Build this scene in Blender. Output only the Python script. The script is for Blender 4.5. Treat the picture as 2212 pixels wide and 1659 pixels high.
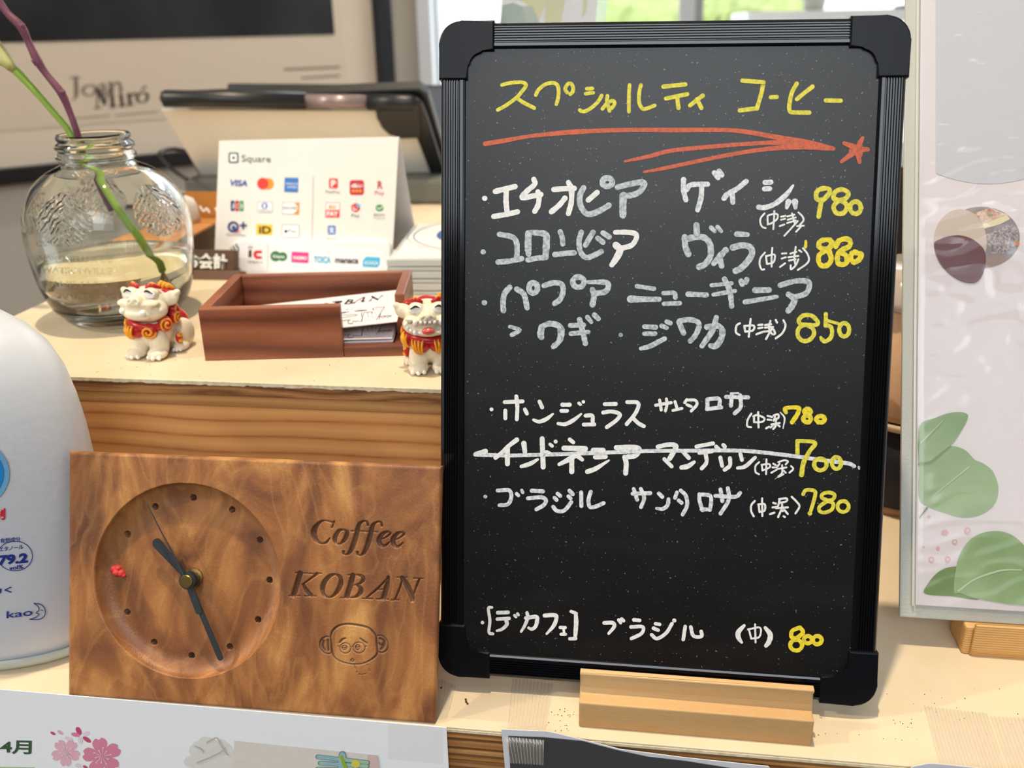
import bpy, bmesh, math, random
import numpy as np
from mathutils import Vector, Matrix, noise
random.seed(7)
for o in list(bpy.data.objects): bpy.data.objects.remove(o)
S = bpy.context.scene
COL = S.collection

# ------------------------------------------------------------------ camera
F, CX, CY = 2000.0, 1106.0, 829.5           # focal length and centre of the 2212 x 1659 frame
CAM = np.array([0.0, 0.0, 0.295])
_dn = np.array([1212-CX, 6000-CY, F]); _dn /= np.linalg.norm(_dn)
_a = -13300-CX
_X = -np.array([_a, -(_a*_dn[0]+F*_dn[2])/_dn[1], F]); _X /= np.linalg.norm(_X)
_Z = -_dn; _Y = np.cross(_Z, _X)
R = np.stack([_X, _Y, _Z])
cam_d = bpy.data.cameras.new('camera'); cam = bpy.data.objects.new('camera', cam_d); COL.objects.link(cam)
m = Matrix.Identity(4)
cx_, cu_, cb_ = R @ np.array([1, 0, 0.]), R @ np.array([0, -1., 0]), R @ np.array([0, 0, -1.])
for i in range(3):
    m[i][0], m[i][1], m[i][2], m[i][3] = cx_[i], cu_[i], cb_[i], CAM[i]
cam.matrix_world = m
cam_d.sensor_width = 36; cam_d.lens = F/2212*36; cam_d.clip_start = 0.01; cam_d.clip_end = 200
cam_d.dof.use_dof = True; cam_d.dof.focus_distance = 0.43; cam_d.dof.aperture_fstop = 9.5
S.camera = cam
S.view_settings.view_transform = 'Standard'; S.view_settings.look = 'None'
S.view_settings.gamma = 1; S.view_settings.use_curve_mapping = False
S.view_settings.exposure = -0.22

# ------------------------------------------------------------------ world and lights
W = bpy.data.worlds.new('sky'); S.world = W; W.use_nodes = True
bgn = W.node_tree.nodes['Background']; bgn.inputs[0].default_value = (0.86, 0.93, 1.0, 1); bgn.inputs[1].default_value = 2.6

def light(name, kind, loc, target, energy, color, **kw):
    d = bpy.data.lights.new(name, kind); d.energy = energy; d.color = color
    for k, v in kw.items(): setattr(d, k, v)
    o = bpy.data.objects.new(name, d); COL.objects.link(o); o.location = loc
    o.rotation_euler = (Vector(target)-Vector(loc)).to_track_quat('-Z', 'Y').to_euler()
    return o
light('daylight_front', 'AREA', (-0.1, -2.05, 1.65), (0.0, 0.4, 0.1), 34, (0.90, 0.95, 1.0), shape='RECTANGLE', size=2.0, size_y=1.1)
light('daylight_back', 'AREA', (0.8, 3.3, 2.0), (-0.3, 0.6, 0.1), 50, (0.93, 0.97, 1.0), shape='RECTANGLE', size=2.2, size_y=0.7)
light('lamp_or_fill', 'SPOT', (-0.17, 0.42, 2.3), (0.0, 0.42, 0.0), 200, (1.0, 0.83, 0.60), shadow_soft_size=0.03, spot_size=1.2, spot_blend=0.6)
light('lamp_or_fill', 'SPOT', (-1.9, -0.15, 1.55), (-0.2, 0.42, 0.0), 100, (1.0, 0.84, 0.64), shadow_soft_size=0.04, spot_size=1.2, spot_blend=0.6)

light('lamp_or_fill', 'SPOT', (-0.5, 1.15, 2.3), (-1.1, 1.6, 0.0), 70, (1.0, 0.84, 0.64), shadow_soft_size=0.04, spot_size=1.1, spot_blend=0.8)  # added fill that brightens the poster wall; no lamp known there

# ------------------------------------------------------------------ pixel of the photograph -> point on a real plane
def ray(px, py): return R @ np.array([px-CX, py-CY, F])
def Pz(px, py, z=0.0): d = ray(px, py); return CAM + d*((z-CAM[2])/d[2])
def Py(px, py, y): d = ray(px, py); return CAM + d*((y-CAM[1])/d[1])
def Px(px, py, x): d = ray(px, py); return CAM + d*((x-CAM[0])/d[0])
def Pn(px, py, p, n): d = ray(px, py); return CAM + d*(np.dot(np.array(p)-CAM, n)/np.dot(d, n))
def depth(p): return (R.T @ (np.array(p)-CAM))[2]
def unit(v): v = np.array(v, float); return v/np.linalg.norm(v)

# ------------------------------------------------------------------ object helpers
def mesh_obj(name, me, mat, parent=None):
    o = bpy.data.objects.new(name, me); COL.objects.link(o)
    if mat is not None:
        for k in (mat if isinstance(mat, (list, tuple)) else [mat]): me.materials.append(k)
    if parent is not None:
        base = parent
        off = Vector((0, 0, 0))
        while base is not None: off += base.location; base = base.parent
        me.transform(Matrix.Translation(-off)); o.parent = parent
    return o
def obj(name, bm, mat, parent=None, smooth=False):
    me = bpy.data.meshes.new(name)
    bmesh.ops.recalc_face_normals(bm, faces=bm.faces)
    bm.to_mesh(me); bm.free()
    if smooth: me.shade_smooth()
    return mesh_obj(name, me, mat, parent)
def pyobj(name, vs, fs, mat, parent=None, smooth=False, mi=None):
    me = bpy.data.meshes.new(name); me.from_pydata([tuple(map(float, v)) for v in vs], [], fs); me.update()
    if mi is not None: me.polygons.foreach_set('material_index', mi)
    if smooth: me.shade_smooth()
    return mesh_obj(name, me, mat, parent)
def thing(name, label, cat, loc, group=None):
    o = bpy.data.objects.new(name, None); COL.objects.link(o); o.location = tuple(map(float, loc)); o.empty_display_size = .01
    o['label'] = label; o['category'] = cat
    if group: o['group'] = group
    bpy.context.view_layer.update()
    return o
def tag(o, label, cat, group=None):
    o['label'] = label; o['category'] = cat
    if group: o['group'] = group
    return o
def struct(o): o['kind'] = 'structure'; return o

# frames: O + u*U + v*V + w*N
class Frame:
    def __init__(s, O, U, V):
        s.O = np.array(O, float); s.U = unit(U); V = np.array(V, float); s.V = unit(V-np.dot(V, s.U)*s.U); s.N = np.cross(s.U, s.V)
    def p(s, u, v, w=0): return s.O+u*s.U+v*s.V+w*s.N
    def px(s, x, y, w=0):                       # pixel -> point of this plane (raised by w)
        return Pn(x, y, s.O+w*s.N, s.N)
    def uv(s, x, y, w=0):
        q = s.px(x, y, w)-s.O; return float(q @ s.U), float(q @ s.V)
    def mat(s):
        M = Matrix.Identity(4)
        for i in range(3): M[i][0], M[i][1], M[i][2], M[i][3] = s.U[i], s.V[i], s.N[i], s.O[i]
        return M
WORLD = Frame((0, 0, 0), (1, 0, 0), (0, 1, 0))

def box(bm, lo, hi, fr=WORLD, bev=0, seg=2):
    x0, y0, z0 = lo; x1, y1, z1 = hi
    vs = [bm.verts.new(fr.p(*c)) for c in [(x0,y0,z0),(x1,y0,z0),(x1,y1,z0),(x0,y1,z0),(x0,y0,z1),(x1,y0,z1),(x1,y1,z1),(x0,y1,z1)]]
    fs = [bm.faces.new([vs[i] for i in f]) for f in [(0,3,2,1),(4,5,6,7),(0,1,5,4),(1,2,6,5),(2,3,7,6),(3,0,4,7)]]
    if bev:
        es = list({e for f in fs for e in f.edges}); bmesh.ops.bevel(bm, geom=es, offset=bev, segments=seg, affect='EDGES', profile=.6)
def boxobj(name, lo, hi, mat, parent=None, fr=WORLD, bev=0, seg=2):
    bm = bmesh.new(); box(bm, lo, hi, fr, bev, seg); return obj(name, bm, mat, parent, smooth=False)
def prism(bm, outline, z0, z1, fr=WORLD, bev=0, seg=2, bottom=False):
    b = [bm.verts.new(fr.p(x, y, z0)) for x, y in outline]; t = [bm.verts.new(fr.p(x, y, z1)) for x, y in outline]
    n = len(b); bm.faces.new(b[::-1]); ft = bm.faces.new(t)
    for i in range(n): bm.faces.new([b[i], b[(i+1) % n], t[(i+1) % n], t[i]])
    if bev:
        es = list(ft.edges); bmesh.ops.bevel(bm, geom=es, offset=bev, segments=seg, affect='EDGES', profile=.5)
def lathe(bm, prof, fr=WORLD, n=64, sx=1, sy=1, pw=2.0, cap=(True, True)):
    rings = []
    for r, z in prof:
        ring = []
        for k in range(n):
            a = 2*math.pi*k/n; c, s_ = math.cos(a), math.sin(a)
            if pw != 2: c = math.copysign(abs(c)**(2/pw), c); s_ = math.copysign(abs(s_)**(2/pw), s_)
            ring.append(bm.verts.new(fr.p(r*sx*c, r*sy*s_, z)))
        rings.append(ring)
    for a, b in zip(rings, rings[1:]):
        for k in range(n): bm.faces.new([a[k], a[(k+1) % n], b[(k+1) % n], b[k]])
    if cap[0]: bm.faces.new(rings[0][::-1])
    if cap[1]: bm.faces.new(rings[-1])
def crom(pts, n=6):
    pts = [np.array(p, float) for p in pts]
    if len(pts) < 3:
        a, b = pts[0], pts[-1]; return [a+(b-a)*t for t in np.linspace(0, 1, 3)]
    P = [2*pts[0]-pts[1]]+pts+[2*pts[-1]-pts[-2]]; out = []
    for i in range(1, len(P)-2):
        for k in range(n):
            t = k/n; out.append(.5*((2*P[i])+(-P[i-1]+P[i+1])*t+(2*P[i-1]-5*P[i]+4*P[i+1]-P[i+2])*t*t+(-P[i-1]+3*P[i]-3*P[i+1]+P[i+2])*t**3))
    out.append(P[-2]); return out
def tube(bm, pts, rad, n=8, smooth=True, sub=5, cap=True):
    if smooth: 
        rr = rad if hasattr(rad, '__len__') else [rad]*len(pts)
        q = crom([list(p)+[r] for p, r in zip(pts, rr)], sub); pts = [x[:3] for x in q]; rad = [x[3] for x in q]
    elif not hasattr(rad, '__len__'): rad = [rad]*len(pts)
    prev = None; rings = []
    up = np.array([0, 0, 1.0]); T0 = None
    for i, p in enumerate(pts):
        p = np.array(p, float); t = unit(np.array(pts[min(i+1, len(pts)-1)])-np.array(pts[max(i-1, 0)]))
        if T0 is None:
            a = np.cross(t, up if abs(t[2]) < .9 else np.array([1., 0, 0]))
        else: a = A-np.dot(A, t)*t
        A = unit(a); T0 = t; B = np.cross(t, A)
        rings.append([bm.verts.new(p+rad[i]*(math.cos(2*math.pi*k/n)*A+math.sin(2*math.pi*k/n)*B)) for k in range(n)])
    for a, b in zip(rings, rings[1:]):
        for k in range(n): bm.faces.new([a[k], a[(k+1) % n], b[(k+1) % n], b[k]])
    if cap: bm.faces.new(rings[0][::-1]); bm.faces.new(rings[-1])

# ------------------------------------------------------------------ flat strokes (ink lying on a plane)
CR = {'A': (900, 0, 3.6867), 'A2': (1040, 160, 5.53), 'B': (1450, 0, 3.6867), 'C': (1000, 360, 3.95), 'D': (1450, 360, 3.95),
      'E': (1000, 820, 4.424), 'F': (1400, 820, 4.424), 'G': (940, 1280, 3.5677), 'H': (1540, 1280, 3.2917), 'D2': (1580, 440, 6.9125),
      'D3': (1560, 660, 6.9125), 'F2': (1580, 860, 6.144), 'G2': (1020, 1300, 6.1444), 'K': (640, 1100, 7.541), 'M': (670, 1330, 11.642),
      'N': (600, 590, 7.373), 'P': (0, 0, 1), 'Q': (400, 260, 3.6867), 'J': (0, 0, 2.962), 'T': (0, 860, 2.5929), 'Z': (0, 1480, 4.424), 'Y': (400, 1540, 3.8138),
      'R1': (1900, 0, 3.318), 'R2': (1900, 400, 3.318), 'R3': (1880, 850, 3.015)}
def parse(crop, w, txt):
    """'x,y x,y; x,y,w ...'  'o cx,cy,rx,ry' -> list of polylines of (px, py, width_px)"""
    ox, oy, s = CR[crop]; out = []
    for part in txt.split(';'):
        part = part.strip()
        if not part: continue
        if part[0] == 'o':
            cx, cy, rx, ry = [float(v) for v in part[1:].strip().split(',')]
            pts = [(ox+(cx+rx*math.cos(a))/s, oy+(cy+ry*math.sin(a))/s, w/s) for a in np.linspace(-1.7, -1.7+2*math.pi, 15)]
            out.append(pts); continue
        pts = []
        for tk in part.split():
            v = [float(x) for x in tk.split(',')]
            pts.append((ox+v[0]/s, oy+v[1]/s, (v[2] if len(v) > 2 else w)/s))
        if len(pts) == 1: pts.append((pts[0][0]+.4, pts[0][1]+.2, pts[0][2]))
        out.append(pts)
    return out
def ribbon2d(pts, wob=0.0):
    q = crom(pts, 5); n = len(q); P = np.array([x[:2] for x in q]); Wd = np.maximum(np.array([x[2] for x in q]), .5)/2
    if wob: Wd = Wd*(1+wob*np.array([noise.noise((P[i][0]*.21, P[i][1]*.21, 3)) for i in range(n)]))
    T = np.gradient(P, axis=0); L = np.linalg.norm(T, axis=1); L[L == 0] = 1; T = T/L[:, None]; Nn = np.stack([-T[:, 1], T[:, 0]], 1)
    vs = []; fs = []
    for i in range(n): vs += [np.append(P[i]+Nn[i]*Wd[i], i*1.5e-7), np.append(P[i]-Nn[i]*Wd[i], i*1.5e-7)]
    for i in range(n-1): fs.append((2*i, 2*i+1, 2*i+3, 2*i+2))
    for i, sg in ((0, -1), (n-1, 1)):           # round ends
        b = math.atan2(Nn[i][1], Nn[i][0]); k0 = len(vs); m_ = 6
        for k in range(m_+1):
            a = b-sg*math.pi*k/m_; vs.append(np.append(P[i]+Wd[i]*np.array([math.cos(a), math.sin(a)]), i*1.5e-7))
        fs.append(tuple(range(k0, k0+m_+1)))
    # discs at tight bends
    for i in range(1, n-1):
        if np.dot(T[i-1], T[i+1]) < .8:
            k0 = len(vs)
            for k in range(8): a = 2*math.pi*k/8; vs.append(np.append(P[i]+Wd[i]*np.array([math.cos(a), math.sin(a)]), 8e-6+i*1.5e-7))
            fs.append(tuple(range(k0, k0+8)))
    return vs, fs
LIFT = [0]
def ink(name, strokes, fr, mat, parent, w0=.00012, wob=0.0, polys=()):
    vs = []; fs = []
    for st in strokes:
        LIFT[0] = (LIFT[0]+1) % 12
        w = w0+LIFT[0]*.000016
        v2, f2 = ribbon2d(st, wob); k = len(vs)
        vs += [fr.px(v[0], v[1], w+v[2]) for v in v2]; fs += [tuple(i+k for i in f) for f in f2]
    for pg in polys:
        LIFT[0] = (LIFT[0]+1) % 12
        w = w0+LIFT[0]*.000006; k = len(vs)
        vs += [fr.px(v[0], v[1], w) for v in pg]; fs.append(tuple(range(k, k+len(pg))))
    return pyobj(name, vs, fs, mat, parent)
def ell(cx, cy, rx, ry, n=28, rot=0):
    c, s = math.cos(rot), math.sin(rot)
    return [(cx+rx*math.cos(a)*c-ry*math.sin(a)*s, cy+rx*math.cos(a)*s+ry*math.sin(a)*c) for a in np.linspace(0, 2*math.pi, n, endpoint=False)]
def rrect(x0, y0, x1, y1, r, n=4):
    o = []
    for cx, cy, a0 in ((x1-r, y1-r, 0), (x0+r, y1-r, 90), (x0+r, y0+r, 180), (x1-r, y0+r, 270)):
        for k in range(n+1): a = math.radians(a0+90*k/n); o.append((cx+r*math.cos(a), cy+r*math.sin(a)))
    return o
def crp(crop, pts): ox, oy, s = CR[crop]; return [(ox+x/s, oy+y/s) for x, y in pts]

# ------------------------------------------------------------------ printed text
def text_mesh(txt, bold=0.0, extrude=0.0):
    c = bpy.data.curves.new('t', 'FONT'); c.body = txt; c.offset = bold; c.extrude = extrude; c.resolution_u = 3
    o = bpy.data.objects.new('t', c); COL.objects.link(o)
    dg = bpy.context.evaluated_depsgraph_get(); dg.update()
    me = bpy.data.meshes.new_from_object(o.evaluated_get(dg)); bpy.data.objects.remove(o); bpy.data.curves.remove(c)
    return me
def text(name, txt, fr, quad, mat, parent, bold=0.0, shear=0.0, w=.0002, extrude=0.0):
    """quad: pixel corners (left-bottom, right-bottom, left-top) the glyph box is fitted to on plane fr"""
    me = text_mesh(txt, bold, extrude)
    n = len(me.vertices); co = np.empty(n*3); me.vertices.foreach_get('co', co); co = co.reshape(-1, 3)
    if shear: co[:, 0] += shear*co[:, 1]
    lo, hi = co.min(0), co.max(0)
    a, b, c = [np.array(fr.px(q[0], q[1], w)) for q in quad]
    u = (co[:, 0]-lo[0])/(hi[0]-lo[0]); v = (co[:, 1]-lo[1])/(hi[1]-lo[1])
    sc = np.linalg.norm(c-a)/(hi[1]-lo[1])
    out = a+u[:, None]*(b-a)+v[:, None]*(c-a)+(co[:, 2]*sc)[:, None]*fr.N
    me.vertices.foreach_set('co', out.ravel()); me.update(); me.name = name
    return mesh_obj(name, me, mat, parent)
def textpx(name, txt, fr, x0, y0, x1, y1, mat, parent, slope=0.0, **k):
    """box in pixels: left x0, right x1, top y0, bottom y1 (at the left), baseline slope"""
    return text(name, txt, fr, ((x0, y1), (x1, y1+slope*(x1-x0)), (x0, y0)), mat, parent, **k)

# ------------------------------------------------------------------ materials
def srgb(r, g, b):
    f = lambda c: (c/255/12.92) if c/255 <= .04045 else ((c/255+.055)/1.055)**2.4
    return (f(r), f(g), f(b), 1)
MATS = {}
def mat(name, col, rough=.5, metal=0, spec=.5, trans=0, ior=1.45, bump=None, alpha=1, coat=0, vary=None, sss=0):
    if name in MATS: return MATS[name]
    m = bpy.data.materials.new(name); m.use_nodes = True; nt = m.node_tree; b = nt.nodes['Principled BSDF']
    c = srgb(*col); b.inputs['Base Color'].default_value = c; b.inputs['Roughness'].default_value = rough; b.inputs['Metallic'].default_value = metal
    b.inputs['Specular IOR Level'].default_value = spec; b.inputs['Transmission Weight'].default_value = trans; b.inputs['IOR'].default_value = ior
    b.inputs['Alpha'].default_value = alpha; b.inputs['Coat Weight'].default_value = coat
    if sss: b.inputs['Subsurface Weight'].default_value = sss; b.inputs['Subsurface Radius'].default_value = (.003, .002, .0015); b.inputs['Subsurface Scale'].default_value = 1
    tc = nt.nodes.new('ShaderNodeTexCoord')
    if vary:                                    # (scale, second colour, low, high)
        n = nt.nodes.new('ShaderNodeTexNoise'); n.inputs['Scale'].default_value = vary[0]; n.inputs['Detail'].default_value = 5
        r = nt.nodes.new('ShaderNodeValToRGB'); r.color_ramp.elements[0].position = vary[2]; r.color_ramp.elements[1].position = vary[3]
        r.color_ramp.elements[0].color = srgb(*vary[1]); r.color_ramp.elements[1].color = c
        nt.links.new(tc.outputs['Object'], n.inputs['Vector']); nt.links.new(n.outputs[0], r.inputs[0]); nt.links.new(r.outputs[0], b.inputs['Base Color'])
    if bump:                                    # (scale, distance, [detail])
        n = nt.nodes.new('ShaderNodeTexNoise'); n.inputs['Scale'].default_value = bump[0]; n.inputs['Detail'].default_value = 3
        bp = nt.nodes.new('ShaderNodeBump'); bp.inputs['Distance'].default_value = bump[1]; bp.inputs['Strength'].default_value = 1
        nt.links.new(tc.outputs['Object'], n.inputs['Vector']); nt.links.new(n.outputs[0], bp.inputs['Height']); nt.links.new(bp.outputs[0], b.inputs['Normal'])
    MATS[name] = m; return m
def wood(name, stops, rings=(60, 6, 40), stretch=(1, 6, 6), rough=.5, pores=.0001, rot=(0, 0, 0), fine=900, mottle=0.35, offs=(0, 0, 0)):
    """stops: list of (pos, rgb); rings: (scale, distortion, noise scale)"""
    m = bpy.data.materials.new(name); m.use_nodes = True; nt = m.node_tree; N = nt.nodes; L = nt.links; b = N['Principled BSDF']
    tc = N.new('ShaderNodeTexCoord'); mp = N.new('ShaderNodeMapping'); mp.inputs['Rotation'].default_value = rot; mp.inputs['Location'].default_value = offs
    mp2 = N.new('ShaderNodeMapping'); mp2.inputs['Scale'].default_value = stretch
    L.new(tc.outputs['Object'], mp.inputs[0]); L.new(mp.outputs[0], mp2.inputs[0])
    nz = N.new('ShaderNodeTexNoise'); nz.inputs['Scale'].default_value = rings[2]; nz.inputs['Detail'].default_value = 2; nz.inputs['Roughness'].default_value = .45
    L.new(mp2.outputs[0], nz.inputs['Vector'])
    mul = N.new('ShaderNodeMath'); mul.operation = 'MULTIPLY'; mul.inputs[1].default_value = rings[1]; L.new(nz.outputs[0], mul.inputs[0])
    sep = N.new('ShaderNodeSeparateXYZ'); L.new(mp.outputs[0], sep.inputs[0])
    mz = N.new('ShaderNodeMath'); mz.operation = 'MULTIPLY_ADD'; mz.inputs[1].default_value = rings[0]; L.new(sep.outputs[2], mz.inputs[0]); L.new(mul.outputs[0], mz.inputs[2])
    fr = N.new('ShaderNodeMath'); fr.operation = 'PINGPONG'; fr.inputs[1].default_value = 1; L.new(mz.outputs[0], fr.inputs[0])
    n2 = N.new('ShaderNodeTexNoise'); n2.inputs['Scale'].default_value = fine; n2.inputs['Detail'].default_value = 4
    mp3 = N.new('ShaderNodeMapping'); mp3.inputs['Scale'].default_value = (.12, 1, 1); L.new(mp.outputs[0], mp3.inputs[0]); L.new(mp3.outputs[0], n2.inputs['Vector'])
    n3 = N.new('ShaderNodeTexNoise'); n3.inputs['Scale'].default_value = rings[2]*.6; n3.inputs['Detail'].default_value = 3; L.new(mp2.outputs[0], n3.inputs['Vector'])
    a1 = N.new('ShaderNodeMath'); a1.operation = 'MULTIPLY_ADD'; a1.inputs[1].default_value = mottle; L.new(n3.outputs[0], a1.inputs[0])
    s1 = N.new('ShaderNodeMath'); s1.operation = 'MULTIPLY'; s1.inputs[1].default_value = 1-mottle; L.new(fr.outputs[0], s1.inputs[0]); L.new(s1.outputs[0], a1.inputs[2])
    a2 = N.new('ShaderNodeMath'); a2.operation = 'MULTIPLY_ADD'; a2.inputs[1].default_value = .25; L.new(n2.outputs[0], a2.inputs[0]); L.new(a1.outputs[0], a2.inputs[2])
    cr = N.new('ShaderNodeValToRGB'); els = cr.color_ramp.elements
    while len(els) < len(stops): els.new(.5)
    for e, (p, c) in zip(els, stops): e.position = p; e.color = srgb(*c)
    L.new(a2.outputs[0], cr.inputs[0]); L.new(cr.outputs[0], b.inputs['Base Color']); b.inputs['Roughness'].default_value = rough
    bp = N.new('ShaderNodeBump'); bp.inputs['Distance'].default_value = pores; bp.inputs['Strength'].default_value = 1; L.new(n2.outputs[0], bp.inputs['Height']); L.new(bp.outputs[0], b.inputs['Normal'])
    m['ramp'] = cr.name; return m
class Aff(Frame):                                # frame whose V need not be exactly square to U
    def __init__(s, O, U, V):
        s.O = np.array(O, float); s.U = unit(U); s.V = unit(V); s.N = unit(np.cross(s.U, s.V))
    def uv(s, x, y, w=0):
        q = s.px(x, y, w)-s.O-w*s.N; c = s.U @ s.V; a, b = q @ s.U, q @ s.V
        return float((a-c*b)/(1-c*c)), float((b-c*a)/(1-c*c))

# ================================================================== materials
laminate = mat('cream_laminate', (226, 209, 181), .42, vary=(38, (222, 202, 170), .3, .7), bump=(1500, .00002))
lam_edge = mat('laminate_edge', (232, 222, 192), .6, vary=(300, (205, 190, 150), .3, .6))
ply_a = wood('ply_light', [(.2, (196, 150, 92)), (.8, (168, 118, 66))], rings=(300, 3, 20), stretch=(.3, 1, 2), rough=.7, fine=1500)
ply_b = wood('ply_dark', [(.2, (150, 102, 56)), (.8, (112, 70, 34))], rings=(400, 3, 20), stretch=(.3, 1, 2), rough=.75, fine=1500, pores=.0003)
ply_c = wood('ply_golden', [(.2, (206, 152, 84)), (.8, (172, 116, 56))], rings=(300, 3, 20), stretch=(.3, 1, 2), rough=.7, fine=1500)
cedar = wood('cedar_board', [(.25, (224, 166, 104)), (.75, (212, 152, 92)), (.93, (196, 132, 76)), (1.0, (178, 112, 62))], rings=(210, 5, 9), stretch=(.45, 1, 1.2), rough=.45, fine=700, pores=.00006, mottle=.25)
black_plastic = mat('black_plastic', (11, 14, 19), .34, spec=.22)
slate = None
darkroom = mat('dark_grey', (52, 52, 50), .5)
paper_white = mat('paper_white', (238, 238, 240), .75)
black_ink = mat('black_ink', (28, 28, 30), .6)
print_grey = mat('print_grey', (88, 88, 92), .6)

# ================================================================== room shell (blurred, behind)
wall_paint = mat('wall_paint', (196, 187, 173), .8, bump=(60, .001))
W0 = CAM+ray(915, 100)/np.linalg.norm(ray(915, 100))*2.2; W0[2] = 0
wd = np.array([0.6745, 0.7383, 0])
FLOORZ, CEILZ = -.92, 2.45
wn = np.array([wd[1], -wd[0], 0])
FW = Frame(W0, wd, (0, 0, 1))                     # left wall: u runs away from the viewer towards the window corner, N faces the room
bm = bmesh.new(); box(bm, (-3.6, FLOORZ, -.1), (0.0, CEILZ, 0), FW); struct(obj('wall_left', bm, wall_paint))
# window wall along x, with a wide opening
wy = W0[1]; wx = W0[0]
wb = bmesh.new()
box(wb, (wx-.1, wy, FLOORZ), (2.6, wy+.14, -.32)); box(wb, (wx-.1, wy, 1.35), (2.6, wy+.14, CEILZ))
box(wb, (wx-.1, wy, -.32), (wx+.0, wy+.14, 1.35)); box(wb, (2.2, wy, -.32), (2.6, wy+.14, 1.35))
struct(obj('wall_back', wb, wall_paint))
struct(boxobj('floor', (-3.2, -2.2, FLOORZ-.05), (2.6, wy, FLOORZ), wood('floor_boards', [(.2, (150, 132, 112)), (.8, (120, 102, 84))], rings=(4, 3, 3), stretch=(.3, 1, 1), fine=80)))
ceil_m = mat('ceiling_paint', (226, 224, 218), .8)
struct(boxobj('ceiling', (-3.2, -2.2, CEILZ), (2.6, wy+.1, CEILZ+.05), ceil_m))
struct(boxobj('wall_right', (2.5, -2.2, FLOORZ), (2.6, wy, CEILZ), mat('wall_light', (214, 210, 204), .8)))
fb = bmesh.new()
box(fb, (-3.2, -2.2, FLOORZ), (2.6, -2.1, 1.05)); box(fb, (-3.2, -2.2, 2.3), (2.6, -2.1, CEILZ)); box(fb, (-3.2, -2.2, 1.05), (-.6, -2.1, 2.3)); box(fb, (1.8, -2.2, 1.05), (2.6, -2.1, 2.3))
struct(obj('wall_front', fb, mat('wall_front_dark', (72, 58, 48), .7)))  # unseen wall, coloured dark so the lower menu board reflects darkness
# window frame and glass
white_alu = mat('window_white', (232, 236, 240), .35); grey_alu = mat('window_grey', (176, 178, 178), .4)
win = bpy.data.objects.new('window_1', None); COL.objects.link(win); win.location = (wx, wy, -.32); struct(win)
bpy.context.view_layer.update()
ml = Py(1466, 30, wy+.04)[0]; mr = Py(1500, 30, wy+.04)[0]; mg = Py(1517, 30, wy+.04)[0]
boxobj('window_frame', (wx+.0, wy+.02, -.32), (wx+.03, wy+.1, 1.35), white_alu, win)
boxobj('window_frame', (wx, wy+.02, -.35), (2.2, wy+.12, -.28), white_alu, win)
boxobj('window_frame', (wx, wy+.02, 1.3), (2.2, wy+.12, 1.35), white_alu, win)
boxobj('mullion', (ml, wy+.0, -.28), (mr, wy+.06, 1.3), white_alu, win)
boxobj('mullion', (mr, wy+.01, -.28), (mg, wy+.06, 1.3), grey_alu, win)
glassm = mat('window_glass', (255, 255, 255), 0, trans=1, ior=1.0, spec=.2)
boxobj('pane', (wx+.03, wy+.03, -.28), (ml, wy+.034, 1.3), glassm, win)
boxobj('pane', (mg, wy+.03, -.28), (2.2, wy+.034, 1.3), glassm, win)
# outside
grass_m = mat('grass', (196, 202, 134), .9, vary=(2.2, (160, 180, 96), .3, .75))
road_m = mat('pale_concrete', (250, 250, 246), .9)
g = boxobj('ground', (-12, wy+.2, -1.3), (14, 26, -1.2), road_m); struct(g)
def bank(pxs, y0, y1, lab, seed):                # grassy bank: pxs = pixel columns/rows of its visible corners, rising from y0 to y1
    n_, m_ = 24, 8; vs, fs = [], []
    (xa, ya), (xb, yb_), (xc, yc), (xd, yd) = pxs      # bottom left, bottom right, top right, top left
    pa, pb, pc, pd = Py(xa, ya, y0), Py(xb, yb_, y0), Py(xc, yc, y1), Py(xd, yd, y1)
    for j in range(m_+1):
        t = j/m_
        for i in range(n_+1):
            s_ = i/n_; p = (pa*(1-s_)+pb*s_)*(1-t)+(pd*(1-s_)+pc*s_)*t; p = p+np.array([.05*noise.noise((i*.5, j*.5, seed)), 0, .06*noise.noise((i*.7, j*.7, seed+5))]); vs.append(p)
    k0 = len(vs)
    for j in range(m_):
        for i in range(n_): a = j*(n_+1)+i; fs.append((a, a+1, a+n_+2, a+n_+1))
    rim = [i for i in range(n_+1)]+[j*(n_+1)+n_ for j in range(1, m_+1)]+[m_*(n_+1)+i for i in range(n_-1, -1, -1)]+[j*(n_+1) for j in range(m_-1, 0, -1)]
    for r_ in rim: vs.append(np.array([vs[r_][0], vs[r_][1], -1.25]))
    for q_ in range(len(rim)): z_ = (q_+1) % len(rim); fs.append((rim[q_], k0+q_, k0+z_, rim[z_]))
    o = pyobj('lawn', vs, fs, grass_m, None, True); tag(o, lab, 'lawn'); o['kind'] = 'stuff'
bank([(700, 160), (1000, 120), (975, 50), (760, 66)], 4.2, 8.0, 'bright green lawn outside the window left of the menu board', 1)
bank([(1150, 60), (1472, 60), (1468, -40), (1260, -30)], 6.0, 10.0, 'yellow-green bank outside left of the white window mullion', 2)
bank([(1508, 40), (1640, 24), (1780, -40), (1508, -40)], 6.2, 10.5, 'pale yellow-green bank outside right of the grey window mullion', 3)

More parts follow.
